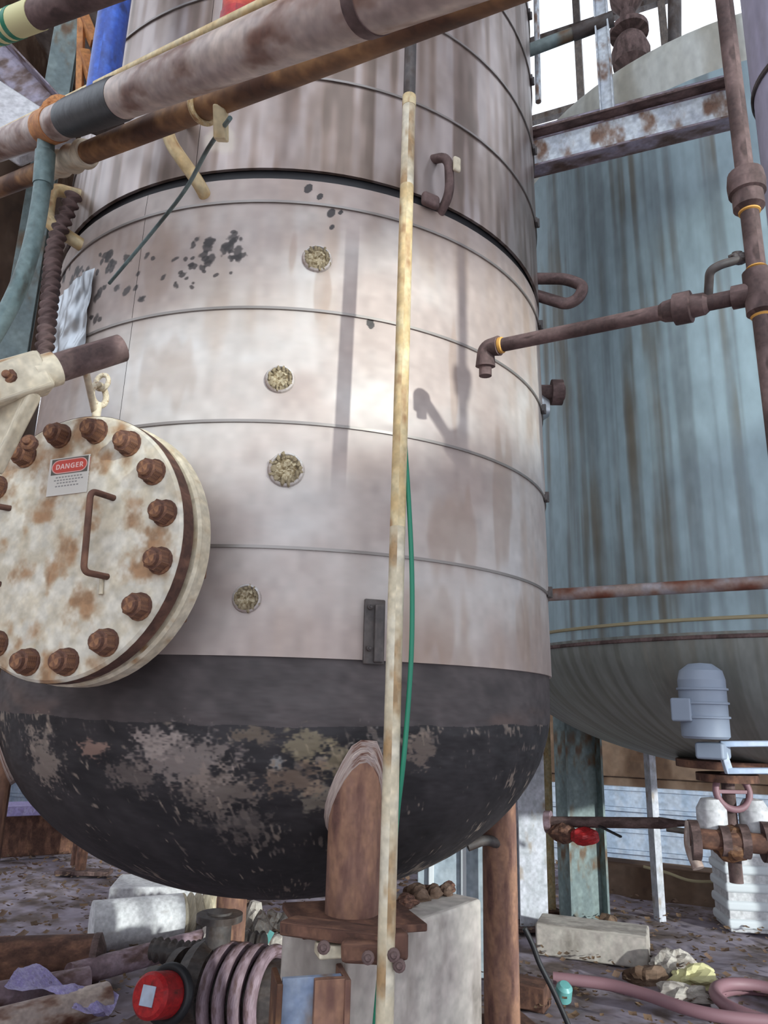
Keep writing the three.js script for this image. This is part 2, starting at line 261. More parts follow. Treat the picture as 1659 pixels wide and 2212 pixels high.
  const hmap = shellTex(2048, 512, HY0, HY1, (u, v) => {
    const y = lerp(HY0, HY1, v), n = fbm(u + v * 0.06, v, 64, 12, 91, 5), fine = fbm(u + v * 0.05, v, 200, 30, 95, 4), big = fbm(u, v, 14, 5, 98, 4), up = y > 1.555 + 0.03 * (big - 0.5) + 0.02 * (n - 0.5);
    let c = up ? mix3([80, 72, 71], [66, 59, 58], ss(0.3, 0.7, n)) : mix3([48, 44, 45], [33, 30, 31], ss(0.35, 0.65, n * 0.6 + big * 0.4));
    if (up) c = mix3(c, [98, 78, 70], 0.6 * ss(0.55, 0.7, big));
    else { const fl = ss(0.60, 0.68, n * 0.3 + fine * 0.25 + 0.3 * fbm(u * 3 + v * 0.15, v, 256, 40, 97, 2) + big * 0.2 + 0.4 * clamp(y - 1.42, 0, 0.14) - 0.02); c = mix3(c, mix3([150, 134, 118], [96, 86, 80], ss(0.3, 0.7, fbm(u, v, 100, 20, 99, 2))), fl * 0.8); }
    return c.map((x) => x * (0.85 + 0.3 * fine));
  }, hmarks);
  const hb = grey(1024, 256, (u, v) => fbm(u, v, 60, 16, 93, 5)); hb.repeat.set(1, 1);
  mat('head', { map: hmap, bumpMap: hb, bumpScale: 0.012, roughness: 0.7 });
}
rusty('ground', [158, 148, 160], [140, 128, 134], [114, 98, 92], 0.42, { size: 2.4, roughness: 0.95, n: 512, fu: 12, fv: 12 });
rusty('leafA', [150, 130, 104], [128, 108, 86], [90, 70, 54], 0.4, { size: 0.1, roughness: 0.9 });
mat('strap', { color: 0x8f8883, roughness: 0.4, metalness: 0.6 });
console.log('materials done');

// ---------------------------------------------------------------- the building
const BK = (x) => -9.8 + 0.44 * x;                                   // plan line of the back wall
{
  const g = grid(120, 110, (u, v) => { const x = lerp(-13, 13, u), z = lerp(6, -15, v), f = (s, k) => fbm(u, v, k, k, s, 4) - 0.5; return V(x, 0.09 * f(201, 24) + 0.05 * f(207, 60) * 1.0, z); }, (u, v, q) => [q.x, q.z]);
  const body = box(26, 0.3, 21, V(0, -0.22, -4.5), null, 0);
  const fl = struct('floor', body, M.ground); part2('ground_surface', g, M.ground, fl);
}
function part2(name, g, m, parent) { const o = mesh(name, g, m); parent.add(o); return o; }
const ang = Math.atan(0.44), wallQ = yaw(-ang);                       // local x runs along the back wall
const wallP = (s, y, off = 0) => V(s * Math.cos(ang) - off * Math.sin(ang) * -1 * -1, y, BK(0) + s * Math.sin(ang) + off * Math.cos(ang));
const wbox = (s0, s1, y0, y1, t, off = 0, bev = 0) => box(s1 - s0, y1 - y0, t, wallP((s0 + s1) / 2, (y0 + y1) / 2, off), wallQ, bev);
const TOP = 13;
{
  const w = struct('wall_back', all(wbox(-2.5, 9, 0.8, 6.6, 0.2), wbox(-2.5, 0.6, 6.6, 8.6, 0.2), wbox(7.2, 9, 6.6, 8.6, 0.2), wbox(-11, -2.5, 0.8, 3.6, 0.2), wbox(-11, -2.5, 7.6, 8.6, 0.2), wbox(-11, 0.6, 8.6, TOP, 0.2), wbox(7.2, 9, 8.6, TOP, 0.2), wbox(0.6, 7.2, 12.6, TOP, 0.2)), M.wallBrown);
  for (let k = 0; k < 4; k++) part2('siding_board', all(wbox(-11, 9, 0.02 + k * 0.21, 0.2 + k * 0.21, 0.05, 0.12 + 0.015 * (k % 2)), wbox(-11, 9, 0.185 + k * 0.21, 0.225 + k * 0.21, 0.09, 0.13, 0.004)), M.siding, w);
  for (let k = 4; k < 9; k++) part2('panel', wbox(-10.5 + k * 2.1, -8.5 + k * 2.1, 0.95, 3.4, 0.04, 0.12, 0.01), M.wallBrown, w);
  const win = struct('window_1', all(wbox(0.6, 7.2, 6.55, 6.7, 0.14), wbox(0.6, 7.2, 12.5, 12.65, 0.14), wbox(0.55, 0.65, 6.6, 12.6, 0.14), wbox(7.15, 7.25, 6.6, 12.6, 0.14)), M.darkSteel);
  for (const s of [1.75, 2.9, 4.05, 5.2, 6.35]) part2('mullion', wbox(s - 0.05, s + 0.05, 6.65, 12.6, 0.1), M.darkSteel, win);
  const S = [0.6, 1.75, 2.9, 4.05, 5.2, 6.35, 7.2], Y = [6.65, 8.4, 9.9, 11.3, 12.55], glass = new THREE.MeshPhysicalMaterial({ color: 0xffffff, roughness: 0, transmission: 1, thickness: 0, ior: 1.5 });
  for (let i = 0; i < 6; i++) for (let j = 0; j < 4; j++) part2('pane', wbox(S[i], S[i + 1], Y[j], Y[j + 1], 0.004), glass, win);
  for (const y of [8.4, 9.9, 11.3]) part2('transom', wbox(0.6, 7.2, y - 0.05, y + 0.05, 0.1), M.darkSteel, win);
}
// left wall: solid below, open clerestory above
{
  const w = struct('wall_left', all(box(0.2, 5.2, 9.5, V(-6.5, 2.6, 0.75), null, 0), box(0.2, 2.2, 5, V(-6.5, 4.1, -6.5), null, 0), box(0.2, 5.2, 5.5, V(-6.5, 2.6, -11.75), null, 0), box(0.2, 2, 20, V(-6.5, 12, -4.5), null, 0)), M.wallBrown);
  for (let k = 0; k < 6; k++) part2('post', box(0.18, 6, 0.18, V(-6.5, 8.1, -14 + k * 3.8), null, 0), M.lavSteel, w);
}
// right wall with a strip window that lets the low sun in, and a broad loading door
{
  const X = 6.2, wz = (z0, z1, y0, y1, t = 0.2) => box(t, y1 - y0, z1 - z0, V(X, (y0 + y1) / 2, (z0 + z1) / 2), null, 0);
  const Z0 = -8, Z1 = 8, s0 = 4.2, s1 = 5.0, s2 = 5.63;
  struct('wall_right', all(wz(Z0, Z1, 3.0, s0), wz(Z0, Z1, s2, 6.8), wz(Z0, Z1, 12.2, TOP), wz(1.0, Z1, 6.8, 12.2), wz(Z0, -1.5, s0, s2), wz(3.2, 3.5, s0, s2), wz(3.5, Z1, s1, s2), wz(6.7, Z1, s0, s1), wz(Z0, -6.8, 0, 3.0), wz(4.6, Z1, 0, 3.0)), M.wallBrown);
  struct('window_2', all(wz(-1.5, 3.2, s0, s0 + 0.04, 0.12), wz(-1.5, 3.2, s2 - 0.04, s2, 0.12)), M.darkSteel);
  { const w4 = struct('window_4', all(wz(Z0, 1.0, 6.8, 6.9, 0.14), wz(Z0, 1.0, 12.1, 12.2, 0.14)), M.darkSteel); for (let k = 0; k < 7; k++) part2('mullion', wz(Z0 + 0.1 + k * 1.45, Z0 + 0.2 + k * 1.45, 6.8, 12.2, 0.12), M.darkSteel, w4); }
  struct('window_3', all(wz(3.5, 6.7, s0, s0 + 0.04, 0.12), wz(3.5, 6.7, s1 - 0.04, s1, 0.12)), M.darkSteel);
}
{ // roof slab that ends at the slanting back wall
  const sh = new THREE.Shape([[-7, -2], [7, -2], [7, -BK(7) + 0.1], [-7, -BK(-7) + 0.1]].map(([x, y]) => new THREE.Vector2(x, y))), g = new THREE.ExtrudeGeometry(sh, { depth: 0.2, bevelEnabled: false });
  g.rotateX(-Math.PI / 2); g.translate(0, TOP, 0); struct('ceiling', g, M.roof);
}
console.log('building done');

// ---------------------------------------------------------------- main tank
const NUV = (q, y0, y1) => { const x = q.x - AX, z = q.z - AZ; return [Math.atan2(x * UZ - z * UX, x * UX + z * UZ) / (2 * Math.PI) + 0.5, (q.y - y0) / (y1 - y0)]; };
const tank = thing('jacketed_tank', 'huge grey metal-clad tank with blackened domed bottom and round bolted manway', 'tank', V(AX, 0, AZ));
function sheet(p0, p1, y0, y1, rTop, rBot, UY) {   // curved cladding sheet with thickness
  const n = Math.max(6, Math.round((p1 - p0) / 3)), [a, b] = UY, uvf = (u, v, q) => [lerp(p0, p1, u) / 360 + 0.5, (q.y - a) / (b - a)];
  const out = grid(n, 1, (u, v) => tk(lerp(p0, p1, u), lerp(rBot, rTop, v), lerp(y0, y1, v)), uvf);
  const edge = grid(n, 1, (u, v) => tk(lerp(p0, p1, u), lerp(rBot - 0.012, rBot, v), y0), uvf);
  const edgeT = grid(n, 1, (u, v) => tk(lerp(p0, p1, u), lerp(rTop, rTop - 0.012, v), y1), uvf);
  return mergeGeometries([out, edge, edgeT]);
}
part('inner_shell', lathe([[R1 - 0.03, 1.62], [R1 - 0.03, 6.2], [0.7, 6.5], [0.0001, 6.6]], V(AX, 0, AZ), UP, 96), M.dark, tank);
const seamPhi = onTank(275, 780).phi;
const lowC = [1.735, 2.054, 2.449, 2.839, 3.237, 3.330], upC = [3.367, 3.754, 4.149, 4.55, 4.95, 5.35, 5.75, 6.2];
lowC.slice(0, -1).forEach((y0, i) => { for (let k = 0; k < 3; k++) { const s = seamPhi + (i % 2 && i !== 2 ? 0 : 0) + k * 120; let a = s, b = s + 119.9; if (k === 2) b = s + 119.9; part('cladding_sheet', sheet(a, b, y0 + 0.0015, lowC[i + 1] + (i < 4 ? 0.012 : 0), R1 - 0.003, R1 + 0.002, [LY0, LY1]), M.shell, tank); } });
upC.slice(0, -1).forEach((y0, i) => { for (let k = 0; k < 3; k++) { const s = seamPhi + 10 + k * 120; part('cladding_sheet', sheet(s, s + 119.9, y0 + 0.0015, upC[i + 1] + 0.012, R1 - 0.003, R1 + 0.002, [UY0, UY1]), M.shellUpper, tank); } });
const hoop = (y, r, h, t) => lathe([[r - t, y - h / 2], [r, y - h / 2], [r, y + h / 2], [r - t, y + h / 2]], V(AX, 0, AZ), UP, 120);
for (const y of [...lowC.slice(1, 5), ...upC.slice(1, 5)]) {
  part('strap', hoop(y, R1 + 0.0035, 0.009, 0.005), M.strap, tank);
  const c = tk(66, R1 + 0.006, y), q = frame(tk(66, 2, y).sub(tk(66, 1, y)));
  part('strap_clip', all(box(0.045, 0.026, 0.012, c, q, 0.003), box(0.012, 0.045, 0.02, tk(67.2, R1 + 0.008, y + 0.012), q, 0.003)), M.darkSteel, tank);
}
part('rim_band', hoop(3.348, R1 - 0.016, 0.06, 0.02), M.black, tank, 'black gap ring between the upper and lower cladding');
{ // bottom head
  const prof = []; prof.push([R1 - 0.006, 1.742]); for (let k = 0; k <= 4; k++) prof.push([R1 - 0.008, 1.735 - 0.115 * k / 4]);
  for (let k = 1; k <= 26; k++) { const a = k / 26 * Math.PI / 2; prof.push([(R1 - 0.008) * Math.cos(a) + 1e-4, 1.62 - 0.72 * Math.sin(a)]); }
  const g = grid(160, prof.length - 1, (u, v) => { const i = Math.round(v * (prof.length - 1)), q = tk(180 - u * 360, prof[i][0] + 0.004 * (fbm(u, v, 90, 40, 501, 3) - 0.5), prof[i][1]); return q; }, (u, v, q) => [1 - u, clamp((q.y - 0.85) / 0.9)]);
  part('bottom_head', g, M.head, tank, 'blackened domed bottom with flaking cream patches');
}
// holes in the cladding where insulation shows
for (const [px, py, r] of [[685, 560, 0.042], [605, 820, 0.04], [618, 1015, 0.047], [533, 1293, 0.036]]) {
  const q = onTank(px, py), n = tk(q.phi, 2, 0).sub(tk(q.phi, 1, 0)).normalize(), p = tk(q.phi, R1, q.y), g = [], rr = rng(px);
  const port = part('insulation_port', lathe([[r * 1.22, -0.004], [r * 1.12, 0.008], [r, 0.012], [r * 0.9, 0.002], [r * 0.86, -0.004]], p, n, 24), M.shell, tank);
  for (let k = 0; k < 14; k++) { const a = k / 14 * 6.28, e = V(-n.z, 0, n.x).multiplyScalar(Math.cos(a)).addScaledVector(UP, Math.sin(a)); g.push(lump(p.clone().addScaledVector(e, r * (0.8 + 0.12 * rr())).addScaledVector(n, 0.004), r * 0.22, r * 0.24, r * 0.22, px + k, 0.3, 1)); }
  part('insulation', all(...g), M.insulation, port);
  part('plug', lathe([[r * 0.88, 0.004], [r * 0.5, 0.009 + 0.004 * rr()], [r * 0.22, 0.003], [0.0001, 0.002]], p, n, 16), M.insulation, port);
}
{ // dark bracket pad over the black band
  const q = onTank(806, 1365), n = tk(q.phi, 2, 0).sub(tk(q.phi, 1, 0)).normalize(), q0 = frame(n);
  part('bracket_pad', all(box(0.065, 0.19, 0.012, tk(q.phi, R1 + 0.008, q.y), q0, 0.004), box(0.03, 0.17, 0.02, tk(q.phi + 0.6, R1 + 0.016, q.y - 0.005), q0, 0.006)), M.darkSteel, tank);
  for (const y of [0.07, -0.05]) part('pad_bolt', hexBolt(tk(q.phi - 0.9, R1 + 0.014, q.y + y), n, 0.008, 0.01), M.darkSteel, tank);
}
// legs
for (const [phi, r, y0] of [[12.5, 1.0, 1.045], [102, 1.0, 0.32], [-70, 1.08, 0.0], [-167, 0.95, 0.0]]) {
  const c = tk(phi, r, 0), rad = 0.076, n = 22;
  const g = grid(n, 8, (u, v) => { const a = u * Math.PI * 2, x = c.x + rad * Math.cos(a), z = c.z - rad * Math.sin(a), d = Math.min(Math.hypot(x - AX, z - AZ), 1.085), top = 1.62 - 0.72 * Math.sqrt(1 - (d / 1.1) ** 2) + 0.01; return V(x, lerp(y0, Math.min(top, 1.55), v), z); }, (u, v, q) => [u * 0.48, q.y]);
  const leg = part('leg', g, M.rustOrange, tank, 'rust-orange pipe leg');
  const rim = grid(n, 1, (u, v) => { const a = u * Math.PI * 2, k = rad + 0.014 * (1 - v), x = c.x + k * Math.cos(a), z = c.z - k * Math.sin(a), d = Math.min(Math.hypot(x - AX, z - AZ), 1.085), top = Math.min(1.62 - 0.72 * Math.sqrt(1 - (d / 1.1) ** 2), 1.55); return V(x, top + 0.012 - 0.03 * (v), z); });
  part('weld', rim, M.greyPipe, leg);
}
// bent jumper pipes at the rim
function stub(name, pts, r, m, label, fr = 0.05) { return part(name, sweep(fillet(pts, fr), r, { seg: 14 }), m, tank, label); }
{
  const a = onTank(455, 415), f = (phi, r, y) => tk(phi, r, y);
  stub('jumper_pipe', [f(a.phi - 1.5, 1.02, a.y - 0.02), f(a.phi - 1, R1 + 0.035, a.y + 0.0), f(a.phi - 5, R1 + 0.13, a.y + 0.12), f(a.phi - 6, R1 + 0.12, a.y + 0.27), f(a.phi - 6, R1 - 0.02, a.y + 0.33)], 0.022, M.tanPipe);
  const b = onTank(175, 525), c = onTank(935, 440);
  stub('jumper_pipe', [f(b.phi, 1.02, b.y - 0.02), f(b.phi, R1 + 0.04, b.y), f(b.phi - 4, R1 + 0.11, b.y + 0.08), f(b.phi - 5, R1 + 0.11, b.y + 0.24), f(b.phi - 6, R1 - 0.02, b.y + 0.28)], 0.025, M.tanPipe);
  stub('jumper_pipe', [f(c.phi + 2, R1 - 0.03, c.y - 0.03), f(c.phi + 2, R1 + 0.05, c.y + 0.02), f(c.phi + 1, R1 + 0.07, c.y + 0.16), f(c.phi, R1 - 0.02, c.y + 0.2)], 0.017, M.darkRust);
  const q = frame(f(c.phi, 2, 0).sub(f(c.phi, 1, 0)));
  part('bracket_pad', box(0.03, 0.06, 0.015, f(c.phi + 2.0, R1 + 0.09, c.y + 0.12), q, 0.008), M.cream, tank);
  part('bracket_pad', box(0.07, 0.05, 0.03, f(c.phi - 1.2, R1 + 0.02, c.y - 0.01), q, 0.012), M.darkRust, tank);
  // U-shaped loop standing out at the right flank
  const L0 = at(1160, 602, 3.35), L1 = at(1222, 602, 3.3), L2 = at(1262, 618, 3.28), L3 = at(1250, 645, 3.27), L4 = at(1225, 658, 3.28), L5 = at(1155, 637, 3.33);
  part('loop_pipe', sweep(fillet([L0, L1, L2, L3, L4, L5], 0.06), 0.026, { seg: 14 }), M.darkRust, tank, 'rusty U-shaped pipe loop');
  const n0 = onTank(1160, 780);
  part('side_nozzle', all(cyl(tk(80, 1.05, n0.y + 0.02), tk(80, 1.22, n0.y + 0.02), 0.035), cyl(tk(80, 1.16, n0.y + 0.02), tk(80, 1.21, n0.y + 0.02), 0.06)), M.darkRust, tank);
  part('flashing', lathe([[0.075, -0.01], [0.06, 0.02], [0.04, 0.05]], tk(80, R1 - 0.005, n0.y - 0.06), tk(80, 2, 0).sub(tk(80, 1, 0)), 18), M.chrome, tank);
  // drain hook under the bottom head
  part('drain_elbow', sweep(spline([at(1010, 1828, 3.2), at(1050, 1815, 3.22), at(1078, 1826, 3.25), at(1090, 1852, 3.3)], 14), 0.022, { seg: 12 }), M.darkSteel, tank);
  // crumpled foil patch on the left flank
  const fp = onTank(165, 680);
  part('foil_patch', grid(28, 34, (u, v) => tk(fp.phi - 9 + 15 * u, R1 + 0.012 + 0.03 * (fbm(u, v, 5, 3, 611, 3) - 0.42), fp.y - 0.2 + 0.34 * v), (u, v) => [u * 0.3, v * 0.35]), M.chrome, tank, 'crumpled shiny foil');
}
// ---- manway
const PHI = -26.5, mn = tk(PHI, 2, 0).sub(tk(PHI, 1, 0)).normalize(), e1 = tk(PHI + 90, 1, 0).sub(tk(PHI + 90, 0, 0)).normalize(), MR = R1 + 0.27, MY = EYE - tk(PHI, MR, 0).z * dirOf(138, 1174).y / -dirOf(138, 1174).z, RC = 0.366;
const mC = tk(PHI, MR, MY);                                     // middle of the cover's outer face
const mp = (a, b, o = 0) => mC.clone().addScaledVector(e1, a).addScaledVector(UP, b).addScaledVector(mn, o);
const onCover = (px, py) => { const d = dirOf(px, py), t = mC.clone().sub(camera.position).dot(mn) / d.dot(mn), p = d.multiplyScalar(t).add(camera.position).sub(mC); return [p.dot(e1), p.y]; };
part('manway_neck', cyl(mp(0, 0, -0.6), mp(0, 0, -0.12), 0.25, { seg: 48 }), M.rust, tank);
part('manway_flange', lathe([[0.2, -0.135], [RC - 0.01, -0.135], [RC + 0.006, -0.125], [RC + 0.006, -0.082], [RC - 0.002, -0.075], [0.2, -0.075]], mC, mn, 72), M.cream, tank);
part('gasket', lathe([[RC - 0.035, -0.077], [RC - 0.035, -0.055]], mC, mn, 60), M.rust, tank);
const cover = part('manway_cover', lathe([[0.2, -0.056], [RC - 0.004, -0.056], [RC, -0.05], [RC, -0.008], [RC - 0.008, 0], [RC * 0.5, 0.0005], [0.0001, 0.0005]], mC, mn, 72), M.coverPaint, tank, 'round cream cover streaked with rust');
{ const g = cover.geometry, P = g.attributes.position, u = g.attributes.uv; for (let i = 0; i < P.count; i++) { const q = V(P.getX(i) + AX, P.getY(i), P.getZ(i) + AZ).sub(mC); u.setXY(i, q.dot(e1), q.y); } }
part('cover_rim', lathe([[RC + 0.0005, -0.052], [RC + 0.0015, -0.03], [RC + 0.0005, -0.007]], mC, mn, 72), M.rust, cover);
for (let k = 0; k < 16; k++) {
  const a = (k * 22.5 + 11) * Math.PI / 180, x = 0.318 * Math.sin(a), y = 0.318 * Math.cos(a);
  part('bolt', all(place(hard([[0.036, 0], [0.036, 0.006], [0.0001, 0.006]], 16), mp(x, y, 0), mn), place(flat(new THREE.CylinderGeometry(0.031, 0.033, 0.028, 6, 1).translate(0, 0.02, 0)), mp(x, y, 0), mn, k), place(hard([[0.027, 0.034], [0.022, 0.037], [0.021, 0.047], [0.016, 0.051], [0.0001, 0.051]], 14), mp(x, y, 0), mn)), M.bolt, cover);
  part('nut', place(flat(new THREE.CylinderGeometry(0.03, 0.03, 0.034, 6, 1)).translate(0, -0.153, 0), mp(x, y, 0), mn, k * 2), M.bolt, cover);
}
{ // handles, sign, eye
  const h = (pts) => { const P = pts.map(([px, py, o]) => mp(...onCover(px, py), o)); return sweep(fillet(P, 0.02), 0.0085, { seg: 12 }); };
  const [a0, b0] = onCover(246, 1076), [a1, b1] = onCover(232, 1246);
  part('handle', sweep(fillet([mp(a0, b0, -0.002), mp(a0 - 0.012, b0, 0.075), mp(a1 - 0.012, b1, 0.075), mp(a1, b1, -0.002)], 0.02), 0.0085, { seg: 12 }), M.rust, cover, 'rusty bar handle');
  const [c0, d0] = onCover(22, 1098), [c1, d1] = onCover(0, 1262);
  part('handle', sweep(fillet([mp(c0, d0, -0.002), mp(c0 - 0.05, d0, 0.075), mp(c1 - 0.05, d1, 0.075), mp(c1, d1, -0.002)], 0.02), 0.0085, { seg: 12 }), M.rust, cover, 'rusty bar handle');
  part('hook', sweep([mp(...onCover(222, 1250), 0.004), mp(...onCover(222, 1285), 0.008)], 0.006, { seg: 8 }), M.cream, cover);
  // warning sign, flat print
  const cv = document.createElement('canvas'); cv.width = 256; cv.height = 236; const c = cv.getContext('2d');
  c.fillStyle = '#cfc9bf'; c.fillRect(0, 0, 256, 236); c.fillStyle = '#59554c'; c.fillRect(14, 6, 232, 100);
  c.fillStyle = '#d9a8a0'; c.beginPath(); c.ellipse(62, 56, 46, 44, 0, 0, 7); c.ellipse(196, 56, 46, 44, 0, 0, 7); c.fill(); c.fillRect(62, 12, 134, 88);
  c.fillStyle = '#c8493c'; c.beginPath(); c.ellipse(62, 56, 40, 38, 0, 0, 7); c.fill(); c.beginPath(); c.ellipse(196, 56, 40, 38, 0, 0, 7); c.fill(); c.fillRect(62, 18, 134, 76);
  c.fillStyle = '#e6c6be'; c.font = 'bold 44px sans-serif'; c.textAlign = 'center'; c.fillText('DANGER', 129, 72);
  c.fillStyle = '#8a8682'; for (const [x, y, w] of [[50, 120, 160], [40, 138, 176], [60, 156, 130], [52, 176, 150]]) for (let k = x; k < x + w; k += 19) c.fillRect(k, y, 13, 8);
  const st = new THREE.CanvasTexture(cv); st.colorSpace = THREE.SRGBColorSpace;
  const [s0, t0] = onCover(112, 992), [s1] = onCover(198, 985), [, t1] = onCover(105, 1072), sw = s1 - s0, sh = t0 - t1, q = frame(mn);
  const rot = q.clone().multiply(new THREE.Quaternion().setFromAxisAngle(V(0, 0, 1), 0.03));
  const g = new THREE.BoxGeometry(sw, sh, 0.002); g.applyMatrix4(new THREE.Matrix4().compose(mp((s0 + s1) / 2, (t0 + t1) / 2, 0.0022), rot, V(1, 1, 1)));
  part('warning_sign', g, mat('sign', { map: st, roughness: 0.5 }), cover, 'small red and white danger sign');
  const eye = mp(...onCover(190, 905), -0.03);
  part('eye_bolt', all(cyl(eye.clone(), eye.clone().add(V(0, 0.06, 0)), 0.012), ring(eye.clone().add(V(0, 0.085, 0)), e1, 0.03, 0.009, 24, 10), ring(eye.clone().add(V(0.004, 0.125, 0)), mn, 0.022, 0.007, 22, 8)), M.cream, cover);
}
{ // davit: rusty pipe arm over the cover, with its cream bracket
  const p1 = at(262, 752, 2.0), p0 = at(88, 806, 1.86), pm = at(-60, 850, 1.76);
  const dv = part('davit_arm', sweep([p0, p1], 0.037, { seg: 28, cap: false }), M.darkRust, tank, 'rusty open-ended davit pipe');
  const dn = p1.clone().sub(p0).normalize();
  part('pipe_bore', all(sweep([p1.clone().addScaledVector(dn, -0.25), p1], 0.029, { seg: 24, cap: false }), lathe([[0.029, 0], [0.037, 0]], p1, dn, 28), lathe([[0.029, 0], [0.0001, 0]], p1.clone().addScaledVector(dn, -0.2), dn, 20)), M.darkRust, dv);
  part('collar', sweep([p0.clone().addScaledVector(dn, -0.02), p0.clone().addScaledVector(dn, 0.04)], 0.043, { seg: 24 }), M.cream, dv);
  const br = part('davit_bracket', all(bar(p0.clone().addScaledVector(dn, 0.01), pm, 0.085, 0.1, 0.012), bar(at(45, 835, 1.84), at(-45, 1010, 1.80), 0.05, 0.11, 0.012)), M.cream, tank, 'cream painted davit bracket');
  for (const [px, py] of [[22, 818], [-8, 860], [66, 960]]) part('bracket_bolt', hexBolt(at(px, py, 1.79), V(0, 0.1, 1), 0.02, 0.02), M.bolt, br);
  const s = at(185, 800, 1.93); part('suspension_rod', cyl(s, mp(...onCover(188, 880), -0.03), 0.009), M.cream, dv);
}
console.log('main tank done');

// ---------------------------------------------------------------- pier, column, plate beneath the front leg
{
  const top = 1.03, a = atY(1042, 1940, top), b1 = atD(752, 2040, 2.07), dx = V(a.x - b1.x, 0, a.z - b1.z), len = dx.length(), q = yaw(Math.atan2(-dx.z, dx.x)), dep = 0.24;
  const c = V((a.x + b1.x) / 2, 0, (a.z + b1.z) / 2).add(V(0, 0, -dep / 2).applyQuaternion(q));
  single('concrete_pier', all(box(len, top, dep, V(c.x, top / 2, c.z), q, 0.014)), M.concrete, 'pale concrete pier beneath the orange tank leg', 'pier');
  const r = rng(77);
  for (let k = 0; k < 7; k++) { const p = atY(878 + k * 15 + r() * 10, 1950 - k * 5 - r() * 22, top + 0.012); single('rubble_lump', lump(p, 0.022 + 0.016 * r(), 0.014 + 0.012 * r(), 0.03, 800 + k, 0.2, 3), k % 3 ? M.wallBrown : M.rust, 'small brown rubble lump lying on top of the concrete pier', 'rubble', 'broken lumps on top of the pier'); }
  // steel column and cap plate
  const s0 = atD(672, 2080, 2.0); const topC = 0.985;
  const col = thing('steel_column', 'rusty blue-grey steel column standing beside the concrete pier', 'column', V(s0.x, 0, s0.z));
  const sq = yaw(0.25), o = (x, y, z) => V(x, y, z).applyQuaternion(sq).add(V(s0.x, 0, s0.z));
  part('flange', box(0.014, topC, 0.12, o(-0.08, topC / 2, 0), sq, 0.003), M.brownPipe, col); part('flange', box(0.014, topC, 0.12, o(0.08, topC / 2, 0), sq, 0.003), M.rustOrange, col); part('stiffener', box(0.075, topC, 0.02, o(0.04, topC / 2, 0.04), sq, 0.003), M.rustOrange, col); part('web', box(0.14, topC, 0.012, o(0, topC / 2, 0.02), sq, 0), M.blueSteel, col);
  const ca = atD(620, 1998, 2.12), cb = atD(868, 2032, 1.96);
  const pl = thing('base_plate', 'rusty clamp beam under the orange tank leg', 'plate', V((ca.x + cb.x) / 2, ca.y, (ca.z + cb.z) / 2));
  part('plate', bar(ca, cb, 0.07, 0.035, 0.006), M.rust, pl);
  part('clamp', all(bar(atD(742, 2050, 1.99), atD(866, 2056, 1.95), 0.06, 0.05, 0.012), box(0.05, 0.06, 0.05, atD(855, 2040, 1.95), yaw(0.3), 0.008)), M.rust, pl);
  part('block', box(0.09, 0.03, 0.06, atD(722, 2050, 2.05), yaw(0.3), 0.006), M.cream, pl);
  for (const [px, py] of [[850, 2062], [862, 2085], [795, 2068], [700, 2046]]) part('bolt', hexBolt(atD(px, py, 1.92), V(0, 0.2, 1), 0.015, 0.02), M.darkRust, pl);
  part('sole_plate', box(0.34, 0.02, 0.3, V(tk(12.5, 1.0, 0).x, 1.038, tk(12.5, 1.0, 0).z), yaw(0.3), 0.004), M.rust, pl);
  const b = tk(102, 1.0, 0); single('concrete_footing', box(0.34, 0.32, 0.34, V(b.x, 0.16, b.z), yaw(0.3), 0.015), M.rust, 'low rust-stained footing under the far tank leg', 'footing');
}
// ---------------------------------------------------------------- conduit with green line
{
  const a = atD(893, -160, 1.98), m = atD(884, 215, 1.97), b = atD(836, 1985, 1.93), g0 = atD(826, 2290, 1.93);
  const t = thing('vertical_conduit', 'long tan painted conduit standing upright before the tank', 'pipe', g0.clone().setY(0));
  const mid = b.clone().lerp(m, 0.4), hi = b.clone().lerp(m, 0.86); part('lower_length', sweep([V(g0.x, 0.0, g0.z), b, mid], 0.021, { seg: 20 }), M.paleTan, t); part('middle_length', sweep([mid, hi], 0.021, { seg: 20 }), M.tanPipe, t); part('top_length', sweep([hi, m], 0.021, { seg: 20 }), M.paleTan, t);
  part('upper_length', sweep([m, a], 0.0195, { seg: 20 }), M.darkSteel, t, 'dark bare upper length');
  part('coupling', sweep([m.clone().add(V(0, -0.03, 0)), m.clone().add(V(0, 0.01, 0))], 0.0225), M.tanPipe, t);
  single('green_line', sweep(spline([atD(875, 960, 1.955), atD(884, 1100, 1.95), atD(890, 1250, 1.945), atD(889, 1400, 1.94), atD(882, 1520, 1.94), atD(872, 1640, 1.935), atD(858, 1760, 1.95), atD(846, 1900, 1.96), atD(822, 2090, 1.95), atD(808, 2240, 1.95)], 60), 0.0065, { seg: 8 }), M.green, 'thin green cord running down beside the tan conduit', 'cord');
}
